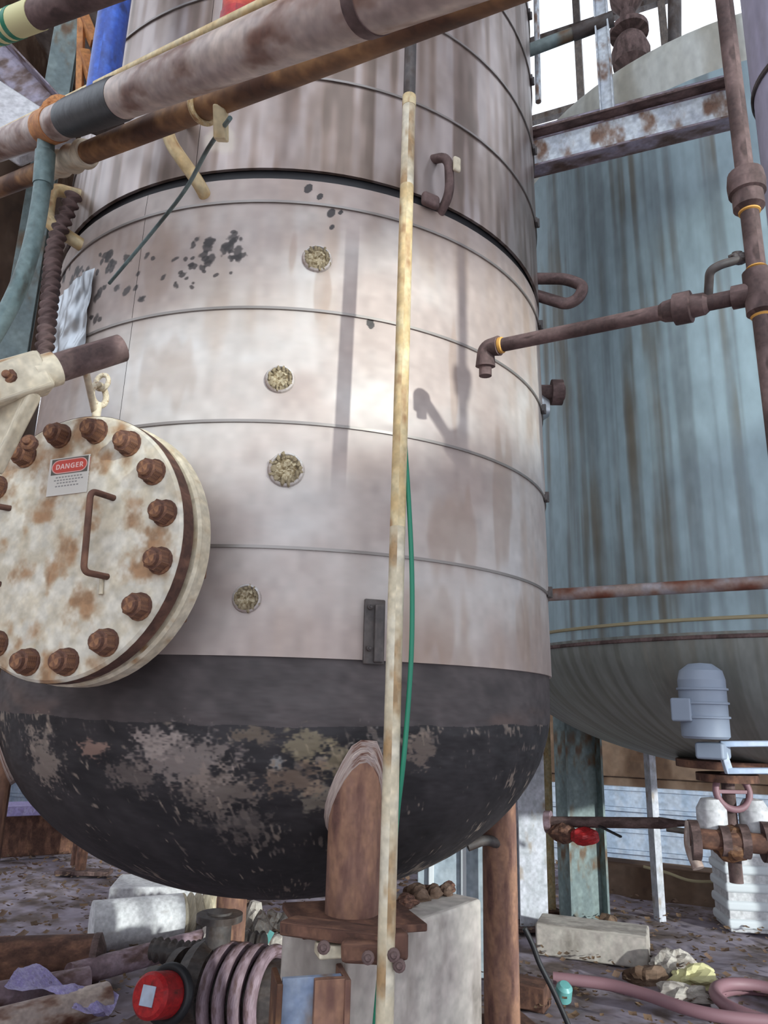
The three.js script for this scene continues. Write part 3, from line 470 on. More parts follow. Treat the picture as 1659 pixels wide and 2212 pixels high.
// ---------------------------------------------------------------- overhead pipes
const lineAt = (x0, y0, i0, x1, y1, i1) => (x) => { const t = (x - x0) / (x1 - x0); return at(x, lerp(y0, y1, t), 1 / lerp(i0, i1, t)); };
{
  const A = lineAt(120, 268, 0.4386, 560, 95, 0.714), B = lineAt(210, 322, 0.44, 900, 46, 0.73), C = lineAt(215, 180, 0.40, 560, 12, 0.535);
  const a = thing('overhead_pipe', 'thick weathered grey pipe slanting overhead with a black taped section', 'pipe', A(300));
  part('pipe', sweep([A(-250), A(300), A(1500)], 0.05, { seg: 36 }), M.greyPipe, a);
  part('tape_wrap', sweep([A(148), A(160), A(255), A(266)], (t) => t > 0.05 && t < 0.97 ? 0.0535 : 0.051, { seg: 36 }), M.tape, a, 'black tape wrapping');
  part('pipe_joint', sweep([A(790), A(815)], 0.0515, { seg: 36 }), M.darkRust, a);
  part('pipe_clamp', all(sweep([A(98), A(122)], 0.053, { seg: 28 }), lump(A(112).add(V(0, 0.07, 0)), 0.045, 0.03, 0.03, 5, 0.2, 3)), M.orange, a, 'orange clamp');
  const b = thing('overhead_pipe', 'rust-brown pipe slanting overhead just below the taped grey pipe', 'pipe', B(300));
  part('pipe', sweep([B(-200), B(300), B(1300)], 0.033, { seg: 28 }), M.brownPipe, b);
  part('wrapping', sweep([105, 118, 131, 144, 157, 170, 183, 190].map((x) => B(x)), (t) => 0.04 + 0.006 * Math.sin(t * 22), { seg: 24 }), M.cream, b, 'pale ribbed wrapping');
  part('hanger', all(bar(B(478).add(V(0, -0.02, 0)), B(470).add(V(0.01, -0.09, -0.03)), 0.03, 0.05), ring(B(440), B(441).sub(B(439)), 0.038, 0.008)), M.tanPipe, b);
  single('tan_pipe', sweep([C(-100), C(900)], 0.0135, { seg: 16 }), M.tanPipe, 'thin tan pipe running behind the taped grey pipe', 'pipe');
  const D = lineAt(0, 62, 0.6, 240, -32, 0.7);
  const d = thing('striped_pipe', 'dark brown overhead pipe with green and yellow striped tape', 'pipe', D(100));
  part('pipe', sweep([D(-150), D(330)], 0.03, { seg: 24 }), M.darkRust, d);
  part('cream_tape', sweep([D(-60), D(82)], 0.0315, { seg: 24 }), M.yellowish, d);
  for (const x of [-4, 14, 30]) part('green_stripe', sweep([D(x), D(x + 8)], 0.0325, { seg: 24 }), M.green, d);
  // cable from the hanger across the tank
  single('steel_cable', sweep(spline([at(497, 255, 1.75), at(450, 320, 1.95), at(400, 410, 2.15), at(330, 500, 2.32), at(236, 612, 2.5)], 24), 0.006, { seg: 8 }), M.tealPipe, 'thin grey cable hanging slantwise across the tank rim', 'cable');
}
// vertical coloured pipes up by the tank's shoulder
{
  const p = at(238, 80, 2.62); const t = thing('blue_pipe', 'bright blue painted upright pipe beside the tank shoulder', 'pipe', V(p.x, p.y - 0.35, p.z));
  part('pipe', cyl(V(p.x, p.y - 0.3, p.z), V(p.x, 6.2, p.z), 0.052, { seg: 28 }), M.bluePaint, t); part('flange', cyl(V(p.x, p.y - 0.35, p.z), V(p.x, p.y - 0.3, p.z), 0.085), M.darkSteel, t);
  const r = at(520, 20, 2.05); const k = thing('red_pipe', 'faded red upright pipe end above the slanting pipes', 'pipe', V(r.x, r.y - 0.08, r.z));
  part('pipe', cyl(V(r.x, r.y - 0.05, r.z), V(r.x, 5.6, r.z), 0.05, { seg: 28 }), M.redFaded, k); part('cap', cyl(V(r.x, r.y - 0.08, r.z), V(r.x, r.y - 0.04, r.z), 0.054), M.redPaint, k);
}
// left flank: bent teal pipe, ribbed hose, orange bracket, steel column and brace
{
  const t = thing('bent_pipe', 'grey-green bent pipe rising past the left side of the tank', 'pipe', at(-30, 790, 2.2));
  part('pipe', sweep(fillet([at(104, 250, 2.35), at(90, 440, 2.3), at(48, 620, 2.22), at(-60, 800, 2.12)], 0.15, 10), 0.026, { seg: 20 }), M.tealPipe, t);
  part('sleeve', sweep([at(98, 330, 2.33), at(93, 400, 2.31)], 0.03), M.tealPipe, t);
  const pts = spline([at(160, 420, 2.75), at(122, 520, 2.72), at(108, 640, 2.6), at(94, 780, 2.5)], 120);
  single('ribbed_hose', sweep(pts, (u) => 0.026 + 0.007 * Math.sin(u * 2 * Math.PI * 22), { seg: 16 }), M.darkRust, 'dark ribbed hose hugging the left edge of the tank', 'hose');
  const c = at(138, 120, 4.6); const s = thing('steel_column', 'grey-green steel column behind the slanting overhead pipes', 'column', V(c.x, 0, c.z));
  part('web', box(0.012, 9, 0.14, V(c.x, 4.5, c.z), yaw(0.4), 0), M.columnGreen, s); for (const k of [-1, 1]) part('flange', box(0.14, 9, 0.014, V(c.x, 4.5, c.z).add(V(0, 0, 0.075 * k).applyQuaternion(yaw(0.4))), yaw(0.4), 0.003), M.columnGreen, s);
  single('diagonal_brace', beamI(at(-60, 70, 4.2), at(100, 240, 4.2), 0.14, 0.2, 0.012), M.lavSteel, 'pale lavender steel brace slanting behind the striped pipe', 'brace');
  single('metal_sheet', box(0.9, 0.4, 0.08, at(-40, 225, 3.9), frame(V(0.3, 0.35, 1)).multiply(new THREE.Quaternion().setFromAxisAngle(V(0, 0, 1), -0.6)), 0.02), M.greyWhite, 'pale flat metal sheet below the lavender brace', 'sheet');
  single('orange_bracket', all(bar(at(178, 30, 3.4), at(205, 95, 3.4), 0.05, 0.04), bar(at(180, 110, 3.4), at(208, 195, 3.4), 0.04, 0.05), bar(at(176, 40, 3.4), at(172, 200, 3.4), 0.03, 0.03)), M.orange, 'orange angle bracket beside the blue pipe', 'bracket');
  const w = thing('brown_vessel', 'dark brown vessel behind the bent grey-green pipe', 'tank', V(-2.95, 0, -4.2));
  part('shell', lathe([[0.75, 1.4], [0.75, 4.9]], V(-2.95, 0, -4.2), UP, 48), M.wallBrown, w); part('head', lathe([[0.75, 4.9], [0.6, 5.1], [0.3, 5.2], [0.0001, 5.22]], V(-2.95, 0, -4.2), UP, 48), M.wallBrown, w); part('head', lathe([[0.0001, 1.15], [0.4, 1.2], [0.75, 1.4]], V(-2.95, 0, -4.2), UP, 48), M.wallBrown, w);
  for (const a of [0.5, 2.6, 4.7]) part('leg', cyl(V(-2.95 + 0.6 * Math.cos(a), 0, -4.2 + 0.6 * Math.sin(a)), V(-2.95 + 0.6 * Math.cos(a), 1.35, -4.2 + 0.6 * Math.sin(a)), 0.06), M.rust, w);
}
console.log('overhead done');

// ---------------------------------------------------------------- riser and branch pipe at the right
{
  const T = at(1640, 632, 1.8), up = V(T.x, 5.6, T.z), dn = V(T.x, 0.0, T.z), r = 0.022;
  const t = thing('riser_pipe', 'dark rusty riser pipe with a branch arm ending in an elbow before the tank', 'pipe', dn);
  part('riser', sweep([dn, up], r, { seg: 22 }), M.darkRust, t);
  const U = at(1622, 440, 1.92), uy = U.y;
  part('union', all(lathe([[r, -0.06], [0.037, -0.05], [0.037, -0.012], [0.044, -0.008], [0.046, 0.02], [0.042, 0.05], [0.034, 0.055], [r, 0.06]], V(T.x, uy, T.z), UP, 20)), M.darkRust, t);
  part('sealant_ring', lathe([[r, -0.066], [r + 0.004, -0.064], [r + 0.004, -0.06], [r, -0.058]], V(T.x, uy, T.z), UP, 20), M.sealant, t);
  part('tee', all(lathe([[r, -0.06], [0.034, -0.055], [0.034, 0.055], [r, 0.06]], T, UP, 20)), M.darkRust, t);
  for (const s of [-1, 1]) part('sealant_ring', lathe([[r, 0.062 * s], [r + 0.004, 0.064 * s], [r, 0.069 * s]], T, UP, 20), M.sealant, t);
  const E = at(1072, 748, 2.22), bd = E.clone().sub(T).normalize();
  part('branch', sweep([T, E], 0.0205, { seg: 20 }), M.darkRust, t);
  part('branch_collar', sweep([T.clone().addScaledVector(bd, 0.02), T.clone().addScaledVector(bd, 0.06)], 0.029), M.darkRust, t);
  const K = T.clone().addScaledVector(bd, 0.175);
  part('branch_union', all(lathe([[0.021, -0.06], [0.028, -0.05], [0.03, -0.02], [0.041, -0.018], [0.041, 0.022], [0.03, 0.026], [0.027, 0.05], [0.021, 0.06]], K, bd, 16)), M.darkRust, t);
  const e0 = E.clone().addScaledVector(bd, -0.01);
  part('elbow', all(sweep(fillet([e0, E.clone().addScaledVector(bd, 0.035), E.clone().addScaledVector(bd, 0.036).add(V(0, -0.055, -0.01))], 0.032), (u) => u < 0.2 || u > 0.85 ? 0.03 : 0.027, { seg: 18 }), cyl(E.clone().addScaledVector(bd, 0.036).add(V(0, -0.05, -0.01)), E.clone().addScaledVector(bd, 0.036).add(V(0, -0.085, -0.012)), 0.019)), M.darkRust, t);
  part('sealant_ring', lathe([[0.0205, 0], [0.0245, 0.003], [0.0245, 0.012], [0.0205, 0.014]], E.clone().addScaledVector(bd, -0.024), bd, 18), M.sealant, t);
  const h0 = at(1612, 556, 1.85), h1 = at(1556, 572, 1.83), h2 = at(1533, 585, 1.84), h3 = at(1530, 640, 1.87);
  part('bypass_loop', sweep(fillet([V(T.x, h0.y, T.z), h0, h1, h2, h3], 0.03), 0.011, { seg: 12 }), M.darkSteel, t);
  part('bypass_valve', all(lump(at(1595, 558, 1.85), 0.022, 0.016, 0.018, 33, 0.12, 2), cyl(at(1592, 545, 1.85), at(1592, 556, 1.85), 0.012)), M.darkSteel, t);
}
// ---------------------------------------------------------------- second tank
const A2X = 2.63, A2Z = -4.83, R2 = 1.8;
{
  const c0 = V(A2X, 0, A2Z), yb = 1.98, yt = 5.25, ySeam = 5.0;
  const t = thing('large_tank', 'large pale blue-green streaked tank standing behind the grey clad tank', 'tank', c0);
  const shell = (pr, seg = 96) => grid(seg, pr.length - 1, (u, v) => { const i = Math.round(v * (pr.length - 1)), a = -u * Math.PI * 2; return V(A2X + pr[i][0] * Math.cos(a), pr[i][1], A2Z + pr[i][0] * Math.sin(a)); }, (u, v, q) => [u * 12, q.y]);
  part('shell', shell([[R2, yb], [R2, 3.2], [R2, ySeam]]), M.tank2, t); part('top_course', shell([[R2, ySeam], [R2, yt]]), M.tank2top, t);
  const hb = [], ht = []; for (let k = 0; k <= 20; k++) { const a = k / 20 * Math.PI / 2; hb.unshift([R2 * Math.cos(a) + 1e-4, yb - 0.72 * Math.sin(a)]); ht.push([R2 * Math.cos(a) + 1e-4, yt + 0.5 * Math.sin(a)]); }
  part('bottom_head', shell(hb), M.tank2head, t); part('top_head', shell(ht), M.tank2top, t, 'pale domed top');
  const hp = (y, r, h) => lathe([[R2, y - h], [R2 + r, y - h * 0.6], [R2 + r, y + h * 0.6], [R2, y + h]], c0, UP, 96);
  const y1 = onCyl(1450, 1341, A2X, A2Z, R2).y, y2 = onCyl(1450, 1379, A2X, A2Z, R2).y;
  part('wire_hoop', hp(y1, 0.008, 0.009), M.rope, t, 'pale wire hoop'); part('weld_seam', hp(y2, 0.006, 0.01), M.darkRust, t);
  for (const [px, w, m] of [[1256, 0.17, M.columnGreen], [1418, 0.07, M.column]]) {
    const b = atY(px + 8, 1992, 0), r = Math.hypot(b.x - A2X, b.z - A2Z), top = 1.98 - 0.72 * Math.sqrt(Math.max(0, 1 - (r / R2) ** 2)) + 0.03;
    part('leg', w > 0.1 ? place(mergeGeometries([box(0.02, top, w, V(-w, top / 2, 0), null, 0), box(0.02, top, w, V(w, top / 2, 0), null, 0), box(w * 2, top, 0.02, V(0, top / 2, 0), null, 0)]), V(b.x, 0, b.z), UP, 0.35) : box(w, top, w, V(b.x, top / 2, b.z), yaw(0.4), 0.004), m, t);
  }
  { const b = V(A2X + 1.4, 0, A2Z - 0.3); part('leg', box(0.16, 1.6, 0.16, V(b.x, 0.8, b.z), null, 0.004), M.columnGreen, t); }
  // agitator motor box on the flank
  const m = onCyl(1532, 1520, A2X, A2Z, R2), n = V(m.x - A2X, 0, m.z - A2Z).normalize(), q = frame(n), mm = m.clone().addScaledVector(n, 0.09);
  const mo = thing('grey_motor', 'small blue-grey motor housing on the flank of the pale tank', 'motor', mm);
  part('housing', place(hard([[0.0001, -0.15], [0.09, -0.15], [0.1, -0.14], [0.1, 0.1], [0.09, 0.14], [0.05, 0.17], [0.0001, 0.175]], 26), mm, UP), M.greyMotor, mo);
  for (const y of [-0.06, 0.0, 0.06]) part('fin', lathe([[0.1, y - 0.006], [0.108, y - 0.004], [0.108, y + 0.004], [0.1, y + 0.006]], mm, UP, 26), M.greyMotor, mo);
  part('terminal_box', box(0.09, 0.1, 0.06, mm.clone().add(V(-0.1, -0.03, 0.02)), q, 0.01), M.greyMotor, mo);
  part('foot', box(0.12, 0.07, 0.12, mm.clone().add(V(0.03, -0.2, -0.01)), q, 0.012), M.greyMotor, mo);
  const pa = mm.clone().add(V(0.05, -0.17, 0.02));
  single('white_bracket', all(bar(pa, pa.clone().add(V(0.5, 0.02, 0.1)), 0.03, 0.025), bar(pa.clone().add(V(0.02, -0.11, 0)), pa.clone().add(V(0.5, -0.09, 0.1)), 0.03, 0.025), bar(pa.clone().add(V(0.0, 0.0, 0)), pa.clone().add(V(0.03, -0.12, 0)), 0.03, 0.03)), M.siding, 'pale rail bracket beside the blue-grey motor', 'bracket');
}
single('cross_pipe', sweep([atD(1160, 1287, 3.5), atD(1430, 1271, 3.28), atD(1760, 1252, 3.0)], 0.029, { seg: 20 }), rusty('crossPaint', [150, 144, 148], [140, 120, 110], [120, 66, 46], 0.42, { size: 0.6, fu: 4, fv: 4, roughness: 0.5 }), 'level grey pipe with red rust patches across the pale tank', 'pipe');
// ---- third tank
{
  const D3 = V(1.545, 0, -2.13), R3 = 0.25, t = thing('clad_column', 'lavender-grey clad column vessel behind the dark riser pipe', 'tank', D3);
  for (let k = 0; k < 6; k++) part('cladding_sheet', lathe([[R3 + 0.002, 2.55 + k * 0.62], [R3 - 0.003, 3.17 + k * 0.62]], D3, UP, 64), M.tank3, t);
  for (let k = 0; k < 5; k++) part('strap', lathe([[R3, 3.16 + k * 0.62], [R3 + 0.006, 3.162 + k * 0.62], [R3 + 0.006, 3.178 + k * 0.62], [R3, 3.18 + k * 0.62]], D3, UP, 64), M.darkSteel, t);
  part('head', lathe([[0.0001, 2.42], [0.15, 2.45], [R3, 2.55]], D3, UP, 64), M.tank3, t); part('head', lathe([[R3, 6.27], [0.15, 6.38], [0.0001, 6.4]], D3, UP, 64), M.tank3, t);
  for (const a of [0.2, 2.3, 4.4]) part('leg', cyl(V(D3.x + 0.19 * Math.cos(a), 0, D3.z + 0.19 * Math.sin(a)), V(D3.x + 0.19 * Math.cos(a), 2.52, D3.z + 0.19 * Math.sin(a)), 0.03), M.column, t);
}
// ---- platform beam, post, rail, valves above
{
  const a = atD(1120, 340, 3.12), b0 = atD(1590, 226, 2.74), b = V(b0.x, a.y, b0.z);
  const dir = b.clone().sub(a).normalize(), side = V(-dir.z, 0, dir.x);
  const t = thing('platform_beam', 'white painted channel beam with rust spanning between the tanks', 'beam', a);
  part('web', bar(a, b, 0.014, 0.15, 0.003), M.whiteSteel, t); for (const y of [-0.075, 0.075]) part('flange', bar(a.clone().add(V(0, y, 0)).addScaledVector(side, -0.035), b.clone().add(V(0, y, 0)).addScaledVector(side, -0.035), 0.09, 0.014, 0.003), M.lavSteel, t);
  const o = V(0, 0.15, 0).addScaledVector(side, -0.06);
  const k = thing('platform_angle', 'lavender steel angle lying on top of the white channel beam', 'beam', a.clone().add(o));
  part('leg_plate', bar(a.clone().add(o), b.clone().add(o), 0.014, 0.12, 0.003), M.lavSteel, k); part('leg_plate', bar(a.clone().add(V(0, 0.09, 0)), b.clone().add(V(0, 0.09, 0)), 0.12, 0.014, 0.003), M.darkRust, k);
  const p = atD(1313, 240, 3.0).setY(a.y + 0.1);
  const s = thing('guard_post', 'white upright channel post standing on the platform beam', 'post', p);
  part('web', box(0.06, 1.7, 0.008, V(p.x, p.y + 0.85, p.z), yaw(-0.5), 0), M.whiteSteel, s); for (const e of [-1, 1]) part('flange', box(0.008, 1.7, 0.03, V(p.x, p.y + 0.85, p.z).add(V(0.03 * e, 0, 0.012).applyQuaternion(yaw(-0.5))), yaw(-0.5), 0.002), M.whiteSteel, s);
  part('foot_plate', box(0.1, 0.012, 0.08, V(p.x, p.y + 0.006, p.z), yaw(-0.5), 0.002), M.lavSteel, s);
  const r0 = atD(1135, 112, 3.15), r1 = atD(1325, 40, 2.98); const rl = thing('guard_rail', 'grey pipe rail fixed to the white post above the beam', 'rail', r0);
  part('rail', sweep([r0, r1], 0.032, { seg: 18 }), M.columnGreen, rl); part('sleeve', sweep([r0.clone().lerp(r1, 0.55), r1], 0.037, { seg: 18 }), M.darkSteel, rl);
  single('stay_post', sweep([atD(1163, 220, 3.2), atD(1156, -120, 3.25)], 0.016, { seg: 12 }), M.whiteSteel, 'slim pale upright stay beside the tank edge', 'post');
  // valve stack on the pale dome
  const n = V(A2X - 1.02, 0, A2Z + 0.75), rr = Math.hypot(1.02, 0.75), ny = 5.25 + 0.5 * Math.sqrt(1 - (rr / R2) ** 2) - 0.03; n.y = ny;
  const v = thing('valve_stack', 'dark rusty valve stack on the pale dome', 'valve', n);
  part('nozzle', lathe([[0.075, 0], [0.075, 0.1], [0.14, 0.1], [0.14, 0.13]], n, UP, 24), M.brownPipe, v);
  part('flange', lathe([[0.0001, 0.13], [0.14, 0.132], [0.14, 0.165], [0.08, 0.17]], n, UP, 24), M.rust, v);
  part('valve_body', lathe([[0.08, 0.165], [0.07, 0.24], [0.12, 0.3], [0.13, 0.4], [0.1, 0.5], [0.07, 0.54], [0.13, 0.56], [0.13, 0.6], [0.06, 0.62]], n, UP, 24), M.darkRust, v);
  part('bonnet', lathe([[0.06, 0.6], [0.05, 0.75], [0.11, 0.85], [0.12, 1.0], [0.05, 1.1], [0.03, 1.4]], n, UP, 20), M.darkRust, v);
  part('handwheel', ring(n.clone().add(V(0, 1.4, 0)), UP, 0.16, 0.015), M.darkSteel, v);
  part('side_pipe', sweep(fillet([n.clone().add(V(0.1, 0.35, 0)), n.clone().add(V(0.3, 0.38, 0)), n.clone().add(V(0.32, 0.9, 0.05)), n.clone().add(V(0.3, 1.6, 0.1))], 0.1), 0.045), M.darkSteel, v);
}
console.log('right side done');

// ---------------------------------------------------------------- right lower background
{
  const c = atY(1145, 2006, 0), q = yaw(0.15), p = (x, z) => V(c.x, 2.2, c.z).add(V(x, 0, z).applyQuaternion(q));
  const t = thing('steel_column', 'white steel column between the two big tanks, behind the orange leg', 'column', V(c.x, 0, c.z));
  part('flange', box(0.22, 4.4, 0.018, p(0, 0.1), q, 0.003), M.column, t); part('flange', box(0.22, 4.4, 0.018, p(0, -0.1), q, 0.003), M.column, t); part('web', box(0.014, 4.4, 0.19, p(0, 0), q, 0), M.column, t);
  part('base_plate', box(0.34, 0.03, 0.34, V(c.x, 0.03, c.z), q, 0.004), M.darkRust, t);
  const c2 = atY(1190, 2000, 0); const t2 = thing('tan_column', 'tan rust-stained column close beside the white steel column', 'column', V(c2.x, 0, c2.z - 0.35));
  part('shaft', box(0.16, 1.9, 0.1, V(c2.x + 0.03, 0.95, c2.z - 0.35), yaw(0.2), 0.008), M.tanPipe, t2); part('foot', box(0.24, 0.04, 0.2, V(c2.x + 0.03, 0.02, c2.z - 0.35), yaw(0.2), 0.006), M.rust, t2);
  // partition panels behind the pier
  const w = thing('metal_partition', 'pale blue-grey metal partition with white ribs behind the concrete pier', 'partition', atD(990, 2080, 5.2).setY(0));
  const xs = [900, 930, 1000, 1058].map((px) => atD(px, 1950, 5.2).x);
  for (let k = 0; k < 3; k++) { part('panel', box(xs[k + 1] - xs[k] - 0.01, 1.9, 0.03, V((xs[k] + xs[k + 1]) / 2, 0.95, -5.2), null, 0.004), M.panelGrey, w); part('rib', box(0.035, 1.92, 0.06, V(xs[k + 1], 0.96, -5.18), null, 0.006), M.whitePlain, w); }
  single('cream_post', box(0.075, 1.9, 0.09, atD(1073, 1950, 5.0).setY(0.95), yaw(0.2), 0.006), M.cream, 'cream square post beside the metal partition', 'post');
  // valve line with red valve
  const v0 = atD(1175, 1775, 5.0), v1 = atD(1432, 1778, 4.7), vd = v1.clone().sub(v0).normalize();
  const v = thing('valve_line', 'low grey pipe with a red valve across the steel columns', 'pipe', v0);
  part('pipe', sweep([v0, v1], 0.032, { seg: 18 }), M.darkRust, v); part('valve_body', lump(v0.clone().lerp(v1, 0.15).add(V(0, -0.06, 0.03)), 0.09, 0.06, 0.06, 71, 0.12, 3), M.rust, v); part('valve_cap', lump(v0.clone().lerp(v1, 0.34).add(V(0, -0.075, 0.04)), 0.1, 0.045, 0.05, 72, 0.12, 3), M.redPaint, v, 'red valve cap');
  part('flange', lathe([[0.03, -0.02], [0.065, -0.02], [0.065, 0.02], [0.03, 0.02]], v0.clone().lerp(v1, 0.04), vd, 20), M.plumPipe, v); part('lever', bar(atD(1290, 1782, 4.85), atD(1342, 1808, 4.7), 0.02, 0.012), M.black, v);
  part('reducer', lathe([[0.035, 0], [0.02, 0.1], [0.008, 0.25]], v1.clone().addScaledVector(vd, -0.02), vd, 16), M.darkRust, v);
  // outlet below the pale tank
  const o = atD(1568, 1650, 4.3); const ot = thing('outlet_valve', 'rusty outlet valve with pink wheel hanging under the pale tank', 'valve', o.clone().add(V(0, -0.6, 0)));
  part('flange', all(lathe([[0.0001, 0.02], [0.26, 0.02], [0.26, -0.02], [0.06, -0.02]], o, UP, 30), lathe([[0.0001, -0.05], [0.16, -0.05], [0.16, -0.09], [0.05, -0.09]], o, UP, 30)), M.rust, ot);
  part('stem', cyl(o.clone().add(V(0, -0.09, 0)), o.clone().add(V(0, -0.6, 0)), 0.035), M.darkRust, ot);
  part('wheel', all(ring(o.clone().add(V(0, -0.14, 0.05)), V(0, 0.2, 1), 0.09, 0.018), bar(o.clone().add(V(-0.08, -0.14, 0.05)), o.clone().add(V(0.08, -0.14, 0.05)), 0.02, 0.02), bar(o.clone().add(V(0, -0.22, 0.05)), o.clone().add(V(0, -0.06, 0.05)), 0.02, 0.02)), M.hosePink, ot);
  for (const e of [-1, 1]) single('white_canister', lathe([[0.0001, 0], [0.07, 0.005], [0.078, 0.03], [0.078, 0.2], [0.05, 0.25], [0.0001, 0.26]], o.clone().add(V(0.115 * e, -0.43, 0.03)), UP, 24), M.greyWhite, 'cream canister flanking the outlet valve stem', 'canister', 'cream canisters either side of the valve stem');
  const b = atD(1570, 1820, 4.2); const bt = thing('valve_manifold', 'rusty valve manifold with flanges beneath the cream canisters', 'valve', b.clone().add(V(0, -0.15, 0)));
  part('run', cyl(b.clone().add(V(-0.2, 0.02, 0)), b.clone().add(V(0.35, 0, 0.1)), 0.05), M.rust, bt);
  for (const [x, r] of [[-0.18, 0.1], [-0.02, 0.075], [0.08, 0.085], [0.2, 0.1]]) part('flange', lathe([[0.04, -0.022], [r, -0.022], [r, 0.022], [0.04, 0.022]], b.clone().add(V(x, 0.01, 0.02)), V(1, 0, 0.2), 22), M.darkRust, bt);
  part('body', lump(b.clone().add(V(0.02, 0.0, 0)), 0.13, 0.08, 0.08, 81, 0.12, 3), M.brownPipe, bt); part('drop_pipe', sweep(fillet([b.clone().add(V(-0.18, 0.1, 0)), b.clone().add(V(-0.2, -0.02, 0)), b.clone().add(V(-0.18, -0.12, 0.05))], 0.05), 0.03), M.greyPipe, bt);
  single('brace_pipe', sweep([atD(1440, 1790, 5.2), atD(1510, 1800, 5.1)], 0.018), M.darkSteel, 'short dark pipe leading to the valve manifold', 'pipe');
  // white ribbed crate
  const wb = atY(1586, 2022, 0), bx = thing('white_crate', 'white ribbed box standing on the dirt floor', 'box', V(wb.x + 0.3, 0, wb.z - 0.2)), qq = yaw(-0.12), P = (x, y, z) => V(x, y, z).applyQuaternion(qq).add(V(wb.x + 0.3, 0, wb.z - 0.2));
  part('core', box(0.56, 0.62, 0.36, P(0, 0.32, 0), qq, 0.01), M.greyWhite, bx); for (let k = 0; k < 5; k++) part('rib', box(0.6, 0.075, 0.4, P(0, 0.07 + k * 0.128, 0), qq, 0.025), M.whitePlain, bx);
  // low kerb wall before the siding
  const k0 = atD(1290, 1925, 7.6).setY(0), k1 = atD(1700, 1960, 6.9).setY(0); single('low_kerb', bar(k0.clone().setY(0.14), k1.clone().setY(0.14), 0.25, 0.3, 0.02), M.wallBrown, 'low brown kerb at the foot of the pale siding', 'kerb');
  single('sagging_cord', sweep(spline([atD(1390, 1872, 7.0), atD(1440, 1885, 6.9), atD(1490, 1902, 6.8), atD(1560, 1905, 6.8)], 20), 0.012), M.rope, 'tan cord sagging before the low kerb', 'cord');
  // floor clutter
  const s0 = atY(1165, 2050), s1 = atY(1405, 2082); single('concrete_beam', bar(s0.clone().setY(0.1), s1.clone().setY(0.1), 0.3, 0.2, 0.015), M.concrete, 'grey concrete beam lying on the dirt floor', 'beam');
  const s2 = atY(1060, 2160), s3 = atY(1185, 2185); single('timber_baulk', bar(s2.clone().setY(0.08), s3.clone().setY(0.07), 0.16, 0.13, 0.012), M.rust, 'rust-brown timber lying near the footing', 'timber');
  const hp = [[1195, 2112], [1250, 2118], [1320, 2128], [1400, 2150], [1480, 2178], [1560, 2196], [1680, 2208]].map(([x, y], i) => atY(x, y, 0.1)); single('pink_hose', sweep(spline(hp, 50), 0.032, { seg: 14 }), M.hosePink, 'long faded pink hose curving over the dirt floor', 'hose');
  single('hose_coil', all(ring(atY(1655, 2168, 0.07), V(0.05, 1, 0.05), 0.26, 0.035), ring(atY(1657, 2172, 0.04), UP, 0.25, 0.03)), M.hosePink, 'coiled dusty pink hose ring on the floor', 'hose');
  const tc = atY(1215, 2142, 0.06); single('teal_cap', lathe([[0.0001, 0.09], [0.03, 0.088], [0.045, 0.07], [0.05, 0], [0.0001, 0]], tc.clone().setY(0.03), V(0.1, 1, 0.5), 20), M.teal, 'small teal cap on the floor beside the pink hose', 'cap');
  single('black_cable', sweep(spline([atD(1133, 2005, 4.3), atD(1150, 2040, 4.3), atD(1165, 2080, 4.3), atD(1195, 2140, 4.3), atD(1235, 2230, 4.3)], 24), 0.014), M.black, 'black cable drooping past the far tank leg', 'cable');
  single('plastic_bag', lump(atY(1495, 2112, 0.05), 0.13, 0.06, 0.1, 91, 0.3, 4), M.yellowish, 'crumpled pale yellow plastic on the dirt', 'litter'); single('plastic_bag', lump(atY(1480, 2148, 0.05), 0.12, 0.05, 0.1, 92, 0.3, 4), M.concrete, 'crumpled greyish plastic on the dirt beside the hose', 'litter');
  for (const [px, py, k] of [[1430, 2090, 1], [1395, 2108, 2], [1460, 2075, 3], [1320, 2005, 4], [1230, 2008, 5]]) single('rubble_chunk', lump(atY(px, py, 0.05), 0.1, 0.07, 0.08, 95 + k, 0.25, 3), k % 2 ? M.concrete : M.wallBrown, 'rough rubble chunk on the dirt floor by the columns', 'rubble', 'rubble chunks near the concrete beam');
}
